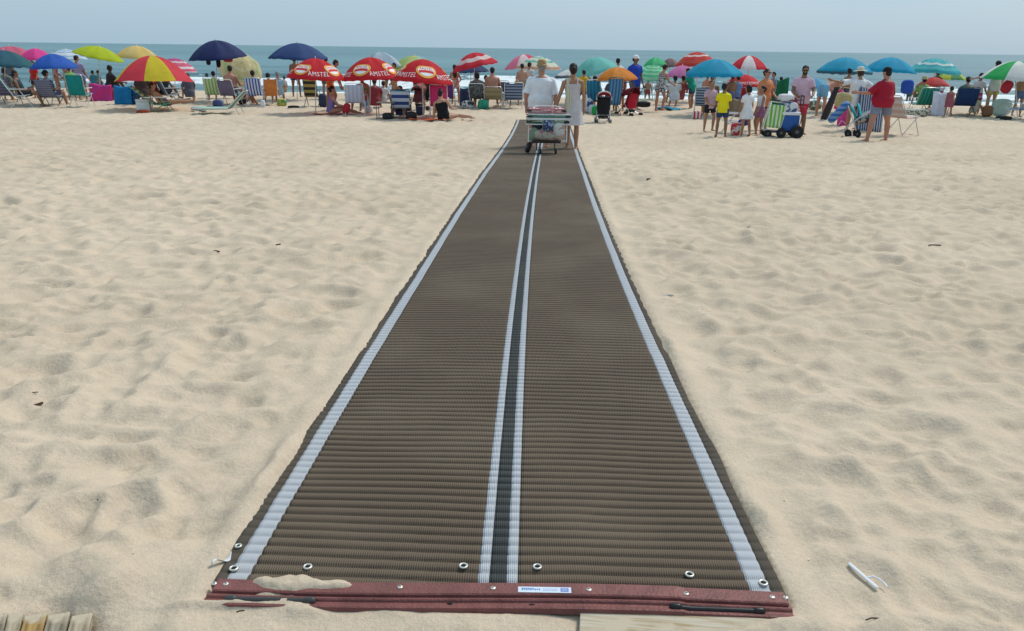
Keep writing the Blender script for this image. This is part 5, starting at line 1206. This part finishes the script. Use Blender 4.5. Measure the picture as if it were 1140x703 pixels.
# group under the banded umbrella
drape('navy towel hung left of the patterned shirt', 519, 30.5, .46, .62, cloth((.05, .06, .12)), seed=3)
fbag('white and black bag on the sand under the banded umbrella', GD(521, 29.6) + V((0, 0, .14)), .46, .3, .28, floral((.60, .62, .62), (.05, .05, .05), 8), None, 'beach_bag', seed=30)
seated('person with curly dark hair in a black print shirt under the banded umbrella', 532, 30.2, 1.72, -5, .40, skin='brown', hair='black', hairstyle='bob', top='tee', topc=floral((.03, .035, .04), (.16, .18, .17), 18), bottom='shorts', botc=(.03, .03, .03), wf=1.15)
chairD('white framed grey chair under the curly haired person', 532, 29.8, -6, floral((.04, .045, .05), (.14, .16, .16), 18), frame=M_whitetube, w=.54, bl=.5)
fbag('emerald green bag by the legs of the grey chair', GD(538, 29.2) + V((0, 0, .18)), .40, .24, .34, floral((.01, .22, .13), (.03, .30, .20), 8), None, 'beach_bag', seed=31)
seated('child with dark hair between the grey and the sand coloured chairs', 540, 30.4, 1.40, 10, skin='brown', hair='black', kid=True, top='tank', topc=(.25, .04, .05), bottom='shorts', botc=(.05, .05, .08))
chairD('sand coloured chair with a stuffed pocket behind the bare shouldered man', 549, 29.6, 0, stripes((.30, .24, .13), (.24, .18, .10), 6, 2), w=.62, frame=M_alu, bl=.40, rec=10)
seated('bare shouldered man in the sand coloured chair', 548, 29.9, 1.80, 0, .44, skin='red', hair='black', bottom='trunks', botc=(.5, .45, .45), wf=1.15, belly=.3, spine=(0, .02, 1))
chairD('navy and white plaid low chair left of the man on the mat', 571, 29.8, 4, stripes((.05, .08, .16), (.24, .30, .40), 10, 2), w=.66, frame=M_whitetube, bl=.62)
chairD('navy chair with fine stripes between the sand coloured and the plaid ones', 561, 30.6, -4, stripes((.04, .06, .12), (.18, .22, .30), 16, 0), w=.44, frame=M_darktube)
person('small child with dark hair sitting before the navy chairs', GD(561, 30.9), 1.15, 0, 'sitground', skin='tan', hair='black', top='tee', topc=(.5, .48, .4), bottom='shorts', botc=(.1, .1, .1), seat=.24, kid=True)
person('bare backed bather standing left of the straw hat', GD(581, 31.5), 1.52, R(20), skin='fair', hair='dark', bottom='trunks', botc=(.30, .22, .16))
person('bather in white behind the left shoulder of the man on the mat', GD(588, 32.5), 1.56, R(-40), skin='tan', hair='dark', top='tee', topc=(.60, .56, .52), bottom='shorts', botc=(.3, .3, .3))

# ------------------------------------------------------------------ centre right
person('person in a yellow t-shirt standing behind the woman on the mat', GD(648, 29.6), 1.36, R(10), skin='tan', hair='dark', top='tee', topc=(.66, .36, .02), bottom='shorts', botc=(.03, .04, .08))
fbag('white and blue carrier bag right of the woman on the mat', GD(653, 28.2) + V((0, 0, .26)), .44, .28, .50, floral((.62, .64, .66), (.05, .08, .20), 6), None, 'carrier_bag', handles=True, seed=33)
fbag('pale grey sack next to the white and blue carrier bag', GD(660, 27.8) + V((0, 0, .16)), .30, .24, .32, floral((.45, .50, .54), (.6, .6, .58), 9), None, 'sack', seed=34)
chairD('blue chair behind the green bag left of the strollers', 663, 28.8, -20, stripes((.02, .14, .26), (.03, .22, .34), 8, 0), w=.50, bl=.75, frame=M_whitetube)
fbag('bright green bag at the foot of the blue chair', GD(663, 27.4) + V((0, 0, .16)), .26, .2, .30, cloth((.02, .30, .07)), None, 'beach_bag', seed=35)
seated('dark haired person in blue in the blue chair', 662, 29.4, 1.60, -20, skin='tan', hair='dark', top='tee', topc=(.03, .14, .26), bottom='shorts', botc=(.03, .06, .12))
st1 = G(671, 137)
stroller('black stroller with a red hood edged in white', st1, -4, cloth((.012, .012, .015)), cloth((.42, .02, .05)), cloth((.66, .62, .62)), scale=.92)
chairD('tall blue chair right behind the black stroller', 680, 27.6, 10, stripes((.04, .12, .26), (.10, .24, .38), 9, 0), w=.46, bl=.85, frame=M_darktube, rec=12)
seated('dark haired person under the orange umbrella', 680, 28.4, 1.72, 0, .40, skin='brown', hair='black', hairstyle='bob', top='tee', topc=(.10, .10, .14), bottom='shorts', botc=(.05, .05, .08))
st2 = GD(700, 27.6)
stroller('bright red stroller in front of the man in the white cap', st2, 35, cloth((.46, .012, .03)), cloth((.16, .01, .02)), None, scale=.95)
person('person in a violet print top beside the red stroller', GD(690, 29.2), 1.4, R(150), skin='tan', hair='dark', top='tee', topc=floral((.16, .10, .22), (.50, .42, .50), 14), bottom='shorts', botc=(.1, .08, .15))
person('man with short black hair rising above the orange umbrella', GD(686, 33), 1.74, R(5), skin='tan', hair='black', top='tee', topc=(.66, .66, .68), bottom='shorts', botc=(.1, .1, .12))
mcap = GD(705, 30)
person('tall man in a white cap and royal blue t-shirt standing before the sea', mcap, Hof(mcap, 62), R(-150), skin='brown', hair='black', top='tee', topc=(.02, .06, .42), bottom='shorts', botc=(.05, .12, .26), hat='cap', hatc=(.74, .75, .76), vox=.014, belly=.1, face=True)
wd_ = G(733, 125)
person('woman in a black and white print sundress leaning over to the right', wd_, Hof(wd_, 73) * 1.0 + .02, R(-60), skin='red', hair='dark', hairstyle='bun', top='sundress', topc=floral((.05, .05, .06), (.50, .48, .46), 22, .48), hemlen=.50, spine=(0, .22, 1), neck=(0, .45, 1), look=(0, 1, -.6), ua=((-.15, .45, -.8), (.15, .45, -.8)), fa=((0, .8, -.5), (0, .8, -.4)), vox=.014, wf=1.08)
person('person in white with short black hair sitting with the back turned', GD(750, 30.6), 1.66, R(0), 'sitground', skin='tan', hair='black', top='tee', topc=(.60, .62, .62), bottom='shorts', botc=(.4, .4, .4), seat=.30)
g = G(744, 123); mb = MB(); mb.sheet(lambda u_, t: V(((u_ - .5) * .75, (t - .5) * .7, .06 + .05 * math.sin(u_ * 6 + t * 3) * math.sin(t * 5 + 1))), 16, 10); o = mb.build('towel', floral((.02, .20, .34), (.03, .30, .44), 6), solid=.02); o.location = (g.x, g.y, gz(g.x, g.y)); tag(o, 'crumpled turquoise blue towel on the sand right of the print sundress', 'towel')
fbag('black rubber ring bag left of the print sundress', GD(716, 29.5) + V((0, 0, .24)), .50, .24, .22, M_black, None, 'beach_bag', seed=36)
seated('person in dusky red sitting behind the green t-shirt', 756, 31, 1.6, 20, skin='tan', hair='dark', top='tee', topc=(.35, .08, .10), bottom='shorts', botc=(.2, .05, .06))
gg = G(769, 122)
person('person in an emerald green t-shirt bending under the cyan umbrella', gg, 1.50, R(70), skin='tan', hair='dark', top='shirt', topc=(.01, .26, .17), bottom='shorts', botc=(.04, .06, .10), spine=(0, .30, 1), neck=(0, .5, 1), look=(0, 1, -.5), ua=((-.2, .6, -.7), (.2, .6, -.7)), fa=((0, 1, -.2), (0, 1, -.2)), wf=1.1)
chairD('striped navy chair under the cyan umbrella', 782, 27.4, -15, stripes((.05, .08, .14), (.30, .36, .44), 12, 2), frame=M_whitetube)
seated('bare chested man in the shade of the cyan umbrella', 790, 28.2, 1.74, 160, .40, skin='tan', hair='black', bottom='trunks', botc=(.04, .05, .10))
person('man with bare back standing under the cyan umbrella', GD(811, 27.6), 1.36, R(30), skin='brown', hair='black', bottom='trunks', botc=(.10, .12, .25))
person('person with orange towel round the shoulders under the cyan umbrella', GD(785, 29), 1.34, R(-30), skin='red', hair='dark', top='tank', topc=(.60, .25, .16), bottom='shorts', botc=(.05, .05, .1))
person('person in a blue shirt at the right rim of the cyan umbrella', GD(818, 28.4), 1.30, R(10), skin='tan', hair='dark', top='tee', topc=(.14, .20, .38), bottom='shorts', botc=(.1, .1, .2))
# family group
gp = G(788, 148)
person('girl in a pale pink t-shirt and black shorts facing the others', gp, Hof(gp, 92), R(-165), skin='tan', hair='brown', hairstyle='tail', top='tee', topc=(.52, .34, .38), bottom='shorts', botc=(.015, .015, .02), kid=True, vox=.011, face=True, ua=((-.10, .25, -1), (.15, .25, -1)), fa=((.35, .8, -.4), (-.35, .8, -.4)), look=(.35, 1, 0))
gp = G(802, 153)
person('boy in a bright yellow t-shirt with his back turned', gp, Hof(gp, 94), R(-12), skin='brown', hair='black', top='tee', topc=(.72, .62, .01), bottom='shorts', botc=(.02, .05, .12), kid=True, vox=.011, ua=((-.20, .15, -1), (.20, .10, -1)), fa=((.2, .6, -.5), (-.1, .7, -.4)), hemlen=-.22, th=((-.10, 0, -1), (.10, .02, -1)))
gp = G(829, 152)
person('girl in a white short sleeved dress with straight dark hair', gp, Hof(gp, 95), R(12), skin='tan', hair='black', hairstyle='bob', top='dress', topc=(.72, .73, .76), hemlen=.72, kid=True, vox=.011, ua=((-.18, .1, -1), (.18, .1, -1)), fa=((-.05, .4, -1), (.05, .3, -1)))
gp = G(844, 150)
person('girl in a white vest looking to the left with her hair tied', gp, Hof(gp, 95), R(100), skin='tan', hair='black', hairstyle='bun', top='tank', topc=(.66, .62, .64), bottom='shorts', botc=(.38, .16, .30), kid=True, vox=.011, face=True, ua=((-.15, .2, -1), (.15, .2, -1)))
gp = GD(847, 22.6)
person('woman in an orange tunic and sunglasses standing behind the children', gp, Hof(gp, 76), R(-160), skin='red', hair='brown', hairstyle='bun', top='shirt', topc=floral((.62, .18, .06), (.60, .24, .10), 6), bottom='shorts', botc=(.1, .08, .08), glasses=True, vox=.011, look=(-.25, 1, -.05), hemlen=-.40, belly=.1, ua=((-.3, .1, -1), (.3, .1, -1)), fa=((.1, .8, -.4), (-.1, .6, -.5)))
gp = GD(887, 21.2)
person('man in a pale pink t-shirt, beard and sunglasses behind the loaded trolley', gp, Hof(gp, 75), R(172), skin='brown', hair='black', top='tee', topc=(.60, .40, .48), bottom='shorts', botc=(.46, .03, .08), glasses=True, beard=True, vox=.011, belly=.2, wf=1.1, neck=(0, .25, 1), look=(.1, 1, -.45), ua=((-.25, .35, -1), (.25, .35, -1)), fa=((.25, .9, -.25), (-.25, .9, -.3)), hemlen=-.25)
sf = G(813, 140)
chairD('white and blue folded camp chair between the boy and the girl in white', 815, 21.4, 70, stripes((.04, .20, .40), (.64, .66, .68), 5, 2), w=.40, hs=.30, frame=M_whitetube, rec=20, bl=.55)
fbag('red and white bag on the sand between the boy and the girl in white', GD(818, 20.9) + V((0, 0, .16)), .24, .2, .34, floral((.50, .04, .05), (.60, .58, .58), 7), None, 'beach_bag', seed=38)
fbag('small violet bag behind the skirt of the girl in white', GD(826, 21.4) + V((0, 0, .30)), .26, .14, .18, cloth((.12, .06, .26)), None, 'small_bag', seed=39)
# stall-like red board behind
g = GD(822, 29.2)
drape('dark red windbreak cloth behind the boy in yellow', 819, 28.6, .85, .95, cloth((.36, .025, .03)), 'windbreak', cat='windbreak', seed=7)
drape('brown striped rug hung below the dark red windbreak', 820, 27.6, .60, .60, cloth((.24, .17, .11)), 'rug', cat='rug', seed=8)
person('green clad bather by the water behind the trolley', GD(865, 30.5), 1.2, R(0), skin='brown', hair='dark', top='shirt', topc=(.01, .12, .05), bottom='shorts', botc=(.01, .10, .04), sleeve=1.2)
drape('dark green beach tent cloth left of the man in pink', 866, 30.0, .55, 1.15, cloth((.01, .13, .06)), 'tent_cloth', cat='tent cloth', seed=9)
person('dark haired passer-by seen between the orange tunic and the green cloth', GD(857, 30), 1.36, R(90), 'walk', skin='tan', hair='black', top='tee', topc=(.18, .20, .24), bottom='shorts', botc=(.06, .06, .1))

# trolley with coolers
t2 = G(868, 153); tz2 = gz(t2.x, t2.y)
tb = empty('luggage_trolley', (t2.x, t2.y, tz2), R(-8), 'dark wheeled trolley standing on the sand loaded with chairs and a cool box', 'trolley')
for s_ in (-1, 1): mb = MB(); mb.tube([V((-.42, s_ * .20, .14)), V((.38, s_ * .20, .14)), V((.44, s_ * .20, .50)), V((.44, s_ * .18, 1.02))], .014, 7); mb.build('side_rail', M_darktube, tb)
mb = MB(); mb.tube([V((.44, -.18, 1.02)), V((.44, .18, 1.02))], .018, 7); mb.build('handle', M_black, tb)
mb = MB(); mb.box((-.02, 0, .15), .82, .38, .02); mb.build('platform', plain((.04, .04, .045), .6), tb)
mb = MB(); mb.tube([V((-.35, -.05, .9)), V((.44, -.05, .92))], .014, 6); mb.build('top_bar', M_darktube, tb)
wheel(tb, (.36, -.25, .16), .16, .07, (.15, 1, 0)); wheel(tb, (.36, .25, .16), .16, .07, (.15, 1, 0)); wheel(tb, (-.02, -.24, .13), .12, .07, (.1, 1, 0)); wheel(tb, (-.34, -.22, .10), .10, .05, (0, 1, 0)); wheel(tb, (-.34, .22, .10), .10, .05, (0, 1, 0))
T2 = V((t2.x, t2.y, tz2))
box_cooler('blue cool box with a white lid on the loaded trolley', V((t2.x + .19, t2.y - .03, 0)), .42, .34, .46, plain((.015, .09, .32), .45), plain((.70, .72, .74), .4), -8, True, z=tz2 + .17)
fbag('navy and white bag on top of the blue cool box', T2 + V((.14, 0, .74)), .44, .3, .26, floral((.05, .10, .25), (.62, .64, .66), 5, .5), None, 'bag', seed=40)
fbag('white stuffed sack topmost on the loaded trolley', T2 + V((.06, .05, .96)), .40, .26, .20, cloth((.66, .64, .66)), None, 'sack', seed=41)
fbag('crimson bag hanging behind the blue cool box', T2 + V((.52, .08, .66)), .18, .2, .22, cloth((.48, .02, .04)), None, 'hanging_bag', seed=42)
fc = empty('folded_chair', T2 + V((-.29, -.20, .20)), 0, 'lime green and white striped folded chair strapped to the front of the trolley', 'folded chair')
mb = MB(); mb.sheet(lambda u_, t: V(((u_ - .5) * .38 + .10 * t, -.02 * math.sin(PI * u_) + .018 * math.sin(u_ * 17), .05 + .56 * t)), 10, 8)
mb.build('fabric', stripes((.16, .42, .05), (.62, .70, .52), 10.5, 0), fc, solid=.02); fc.rotation_euler = (R(-6), R(4), 0)
for off_, mm in ((.0, M_whitetube), (.05, plain((.30, .42, .34), .5)), (.10, M_whitetube)):
    mb = MB(); mb.tube([V((-.23, off_, .0)), V((.20, off_, .0)), V((.31, off_, .66)), V((-.11, off_, .68))], .014, 7, closed=True); mb.build('frame_tube', mm, fc)

# ------------------------------------------------------------------ right group
gb = G(912, 131)
person('shirtless man in light blue trunks bending over to the right', gb, 1.76, R(-75), 'bend', skin='red', hair='dark', bottom='shorts', botc=(.16, .34, .50), vox=.014, wf=1.05, belly=.1, spine=(0, 1, .38), th=((-.08, -.05, -1), (.12, .08, -1)), neck=(0, 1, -.1), ua=((-.1, .3, -1), (.1, .4, -1)))
mb = MB(); g = G(921, 134); a = V((g.x - .12, g.y, gz(g.x, g.y))); b_ = P(932, 97, g.y - .1)
mb.loft([(a.lerp(b_, t), V((.10 + .02 * math.sin(t * 5), 0, 0)), V((0, .10, 0))) for t in (0, .03, .3, .6, .9, 1)], 14); o = mb.build('umbrella_bag', cloth((.035, .030, .034))); tag(o, 'long black umbrella bag held upright by the shirtless man', 'umbrella bag')
drape('bright pink towel hanging right of the long black bag', 936, 24.5, .32, 1.05, cloth((.62, .06, .26)), seed=2)
gw = GD(947, 22.8)
person('woman in a white tunic and floppy white hat with a shoulder bag', gw, Hof(gw, 76), R(15), skin='tan', hair='brown', hairstyle='bob', top='shirt', topc=cloth((.72, .73, .76)), bottom='brief', botc=(.05, .05, .1), hat='sun', hatc=(.66, .64, .54), vox=.012, hemlen=-.42, ua=((-1, .1, -.15), (.9, .4, -.35)), fa=((-.7, .5, .2), (.3, .9, -.3)), wf=1.1, sleeve=.95)
fbag('woven straw bag on the arm of the woman in the floppy hat', P(939, 112, 22.3), .42, .24, .42, floral((.52, .42, .20), (.42, .32, .14), 30), RY(8), 'straw_bag', handles=True, seed=44)
person('dark haired bather beyond the floppy hat', GD(938, 28.3), 1.58, R(20), skin='brown', hair='black', bottom='trunks', botc=(.05, .06, .1))
drape('navy and white striped deck cloth left of the man in red', 965, 22.6, .72, 1.20, stripes((.03, .06, .16), (.40, .44, .50), 14, 0), 'deck_cloth', cat='deck cloth', seed=3, dep=.15)
# folded turquoise stroller
sx = G(951, 152)
sr = empty('folded_stroller', (sx.x, sx.y, gz(sx.x, sx.y)), R(-20), 'half folded turquoise stroller with white frame left of the man in red', 'stroller')
TQ = cloth((.03, .34, .40))
for s_ in (-1, 1):
    mb = MB(); mb.tube([V((-.32, s_ * .2, .10)), V((-.05, s_ * .2, .42)), V((.20, s_ * .2, .62)), V((.50, s_ * .2, .74))], .012, 6); mb.build('frame_tube', M_whitetube, sr)
    mb = MB(); mb.tube([V((.05, s_ * .2, .10)), V((-.12, s_ * .2, .50)), V((-.26, s_ * .2, .80))], .012, 6); mb.build('frame_tube', M_whitetube, sr)
    wheel(sr, (.05, s_ * .22, .095), .095, .06, (0, 1, 0)); wheel(sr, (-.16, s_ * .22, .085), .085, .06, (.2, 1, 0))
mb = MB(); mb.tube([V((-.36, -.2, .10)), V((-.46, -.22, .24)), V((-.36, -.2, .42)), V((-.26, -.2, .34))], .008, 6); mb.build('hoop', M_whitetube, sr)
for x0, z0, x1, z1 in ((-.20, .78, .0, .42), (-.05, .84, .10, .46), (.22, .50, .52, .78)):
    mb = MB(); mb.sheet(lambda u_, t: V((x0 + (x1 - x0) * t + .05 * u_, (u_ - .5) * .36, z0 + (z1 - z0) * t)), 5, 6); mb.build('strap_cloth', TQ, sr, solid=.03)
mb = MB(); mb.capsule(V((.02, -.05, .42)), .10, V((.30, -.05, .50)), .12, 12); mb.build('seat_bundle', floral((.03, .03, .04), (.40, .36, .34), 16), sr)
o = MB(); a = P(926, 133, sx.y + .2); b_ = P(942, 117, sx.y + .2); o.capsule(a, .10, b_, .10, 16); o = o.build('cylinder_bag', stripes((.05, .16, .42), (.20, .32, .55), 8, 2)); tag(o, 'blue cylindrical bag slung slanting behind the folded stroller', 'bag')
mr_ = G(976, 157)
person('heavy man in a red t-shirt and grey shorts seen from behind', mr_, Hof(mr_, 74), R(18), skin='red', hair='black', top='tee', topc=(.33, .010, .030), bottom='shorts', botc=(.20, .23, .30), wf=1.36, belly=.4, vox=.010, hat='cap', hatc=(.01, .011, .014), hemlen=-.16, sleeve=.95,
       th=((-.30, .0, -1), (.26, .0, -1)), sh=((-.14, -.02, -1), (.06, -.02, -1)), ua=((-.75, .25, -.75), (.5, .35, -.9)), fa=((-.75, .9, .0), (.1, .9, -.2)))
chairD('white and pink folding chair opened behind the man in red', 1004, 21.6, -65, stripes((.62, .56, .54), (.58, .40, .36), 6, 2), w=.50, hs=.46, bl=.62, rec=30, frame=plain((.55, .50, .46), .4))
fbag('royal blue bag at the right elbow of the man in red', P(1010, 97, 24), .34, .2, .40, cloth((.02, .07, .35)), None, 'hanging_bag', seed=46)
# far right
person('person in a green and yellow top sitting under the turquoise umbrella', GD(1024, 30), 1.66, R(-10), 'sitground', skin='tan', hair='dark', top='tee', topc=floral((.10, .28, .08), (.30, .40, .12), 8), bottom='shorts', botc=(.02, .14, .12), seat=.40, hat='straw', hatc=(.50, .44, .24))
chairD('deep green chair under the turquoise umbrella', 1024, 29.4, 4, stripes((.01, .16, .14), (.04, .26, .18), 8, 0), w=.66, bl=.6)
fbag('heap of camouflage patterned bags on the sand behind the red shirt', GD(1019, 28.5) + V((0, 0, .13)), .80, .4, .28, floral((.10, .12, .08), (.48, .46, .38), 14), None, 'bags', seed=47)
chairD('dark chair with a pink and white towel beside the white draped one', 1034, 29.6, 0, stripes((.30, .10, .14), (.55, .50, .55), 3, 2), w=.34, bl=.62, frame=M_darktube)
drape('white towel draped over a chair below the coral umbrella', 1043, 28.9, .50, .80, cloth((.62, .64, .72)), seed=1, yaw=-6)
person('dark haired bather between the turquoise and coral umbrellas', GD(1038, 32.5), 1.45, R(0), skin='brown', hair='black', top='tank', topc=(.03, .03, .04), bottom='shorts', botc=(.03, .03, .04))
gk = GD(1054, 28.4)
person('small child in a dusky red sundress standing beside the white towel', gk, 1.02, R(-25), skin='tan', hair='dark', hairstyle='bob', top='sundress', topc=(.30, .08, .11), hemlen=.8, kid=True, vox=.012)
chairD('navy chair with a pink towel over its back', 1069, 29.2, -12, cloth((.015, .045, .14)), w=.70, bl=.66, rec=25, frame=M_darktube)
fbag('pink and mauve towel rolled on the back of the navy chair', GD(1078, 29.2) + V((0, 0, .70)), .70, .2, .24, stripes((.55, .04, .12), (.40, .25, .42), 6, 2), RY(6), 'towel_roll', cat='towel', seed=48)
person('person in a dark green cap leaning back in the navy chair', GD(1072, 29.8), 1.66, R(-12), 'sitground', skin='fair', hair='dark', top='tee', topc=(.10, .16, .14), bottom='shorts', botc=(.3, .2, .2), seat=.42, hat='cap', hatc=(.02, .06, .05))
person('dark haired child in a white vest reaching out near the green umbrella', GD(1084, 30), 1.45, R(-60), skin='tan', hair='dark', hairstyle='bob', top='tee', topc=(.66, .66, .68), bottom='shorts', botc=(.02, .03, .07), kid=True, vox=.014)
gp = GD(1101, 29.6)
person('tall man in a white shirt and yellow patterned shorts by the green umbrella', gp, Hof(gp, 69), R(10), skin='fair', hair='black', top='shirt', topc=(.62, .64, .66), bottom='shorts', botc=floral((.52, .44, .10), (.40, .34, .22), 12), vox=.014, ua=((-.7, .3, -.4), (.5, .1, -.8)), fa=((-.8, .5, -.2), (.3, .5, -.7)))
fbag('brown basket bag at the feet of the man in yellow shorts', GD(1098, 28.8) + V((0, 0, .20)), .34, .26, .38, cloth((.26, .13, .07)), None, 'basket_bag', seed=49)
person('fair child crouching left of the basket bag', GD(1082, 29.2), 1.2, R(-60), 'sitground', skin='fair', hair='blond', top='tee', topc=(.58, .54, .42), bottom='shorts', botc=(.5, .45, .35), seat=.1, kid=True)
fbag('pale aqua float standing on the sand right of the basket bag', GD(1113, 29.4) + V((0, 0, .30)), .72, .12, .60, plain((.40, .56, .56), .4), None, 'float', cat='float', seed=50)
chairD('light blue deck chair cut by the right edge', 1134, 27.8, 20, stripes((.24, .32, .46), (.30, .38, .52), 8, 0), w=.80, bl=.95, rec=30, frame=M_whitetube, hs=.34)
person('bare chested man under the green and white umbrella', GD(1131, 29.0), 1.45, R(170), skin='tan', hair='dark', bottom='trunks', botc=(.1, .15, .3))
fbag('red bag hanging beside the light blue deck chair', P(1121, 97, 28.2), .34, .16, .44, cloth((.48, .03, .05)), RY(25), 'hanging_bag', seed=51)
fbag('dark shoes heaped under the light blue deck chair', GD(1117, 27.6) + V((0, 0, .06)), .50, .3, .14, M_rubber, None, 'shoes', cat='shoes', seed=52)
fbag('white parasol cover standing behind the light blue towel chair', GD(907, 31) + V((0, 0, .2)), .50, .3, .34, floral((.12, .16, .08), (.60, .60, .56), 6), None, 'beach_bag', seed=53)
# a few bathers in the surf
for i, (px, D_, H_, sk_, bt, lb) in enumerate([(720, 51, 1.6, 'tan', (.3, .05, .05), 'bather in red trunks standing in the foam behind the print sundress'), (575, 52, 1.6, 'tan', (.05, .05, .2), 'bather in blue trunks in the foam behind the navy chairs'),
        (318, 50, 1.5, 'tan', (.4, .2, .05), 'bather in the foam between the orange chair and the leftmost logo umbrella'), (1010, 52, 1.6, 'brown', (.05, .1, .1), 'bather in the foam at the right behind the man in red')]):
    g = GD(px, D_); g.z = SEAZ
    b2, _ = person(lb, g, H_, R(40 * i), skin=sk_, hair='dark', bottom='trunks', botc=bt, vox=.02); b2.location.z = SEAZ - .35

seated('elderly bather in a pale blue shirt between the two navy umbrellas', 312, 31.5, 1.6, 15, .30, skin='red', hair='grey', top='tee', topc=(.30, .42, .52), bottom='shorts', botc=(.1, .1, .2))
fbag('yellow and green beach bag on the sand right of the orange chair', GD(314, 29.4) + V((0, 0, .14)), .34, .22, .28, floral((.50, .40, .05), (.08, .25, .10), 9), None, 'beach_bag', seed=61)
fbag('white plastic bag on the sand between the pale blue chair and the dark red shirt', GD(411, 27.2) + V((0, 0, .11)), .26, .2, .22, cloth((.62, .64, .66)), None, 'plastic_bag', seed=62)
fbag('dark blue rucksack on the sand behind the orange red towel', GD(468, 26.4) + V((0, 0, .15)), .28, .2, .30, cloth((.03, .05, .12)), None, 'rucksack', seed=63)
fbag('red and white cool bag beside the striped navy chair of the cyan umbrella', GD(775, 26.2) + V((0, 0, .13)), .32, .22, .26, stripes((.50, .03, .04), (.62, .60, .58), 9, 0), None, 'cool_bag', seed=64)
VEIL = (.80, .92); VCOL = (2.35, 3.3, 4.05, 1); EXPO = 0.56; SUNE = 1.8
# ------------------------------------------------------------------ light, sky, camera
EL, AZ = R(52), R(48)     # sun elevation; azimuth measured from +Y (the sea) towards +X
sd = V((math.sin(AZ) * math.cos(EL), math.cos(AZ) * math.cos(EL), math.sin(EL)))
sl = bpy.data.lights.new('sun', 'SUN'); sl.energy = SUNE; sl.angle = R(16); sl.color = (1.0, .95, .86)
so = bpy.data.objects.new('sun', sl); link(so); so.rotation_euler = (-sd).to_track_quat('-Z', 'Y').to_euler()
w = bpy.data.worlds.new('World'); S.world = w; w.use_nodes = True; nt = w.node_tree; nt.nodes.clear(); L = nt.links.new
out = nt.nodes.new('ShaderNodeOutputWorld'); bg = nt.nodes.new('ShaderNodeBackground'); L(bg.outputs[0], out.inputs[0])
sk = nt.nodes.new('ShaderNodeTexSky'); sk.sky_type = 'NISHITA'; sk.sun_disc = False; sk.sun_elevation = EL; sk.sun_rotation = AZ
sk.air_density = 1.0; sk.dust_density = 2.5; sk.ozone_density = 1.2; sk.altitude = 0
# a thin even veil of high cloud over the clear sky
tc = nt.nodes.new('ShaderNodeTexCoord'); mp = nt.nodes.new('ShaderNodeMapping'); mp.inputs['Scale'].default_value = (1.2, 1.2, 5); L(tc.outputs['Generated'], mp.inputs[0])
nz = nt.nodes.new('ShaderNodeTexNoise'); nz.inputs['Scale'].default_value = 1.6; nz.inputs['Detail'].default_value = 4; L(mp.outputs[0], nz.inputs['Vector'])
mr = nt.nodes.new('ShaderNodeMapRange'); mr.inputs[1].default_value = .3; mr.inputs[2].default_value = .7; mr.inputs[3].default_value = VEIL[0]; mr.inputs[4].default_value = VEIL[1]; L(nz.outputs[0], mr.inputs[0])
mx = nt.nodes.new('ShaderNodeMix'); mx.data_type = 'RGBA'; L(mr.outputs[0], mx.inputs[0]); L(sk.outputs[0], mx.inputs[6]); mx.inputs[7].default_value = VCOL
L(mx.outputs[2], bg.inputs['Color']); bg.inputs['Strength'].default_value = .12
cam = bpy.data.cameras.new('camera'); co = bpy.data.objects.new('camera', cam); link(co); S.camera = co
Mc = Matrix((tuple(RTV), tuple(UPV), tuple(-fwd))).transposed().to_4x4(); Mc.translation = V((0, 0, CAMZ)); co.matrix_world = Mc
cam.sensor_width = 36; cam.lens = 36 * F / W0; cam.clip_start = .05; cam.clip_end = 60000
S.view_settings.view_transform = 'Standard'; S.view_settings.look = 'None'; S.view_settings.gamma = 1; S.view_settings.exposure = EXPO
S.render.engine = 'CYCLES'
bpy.data.scenes.remove(TS)
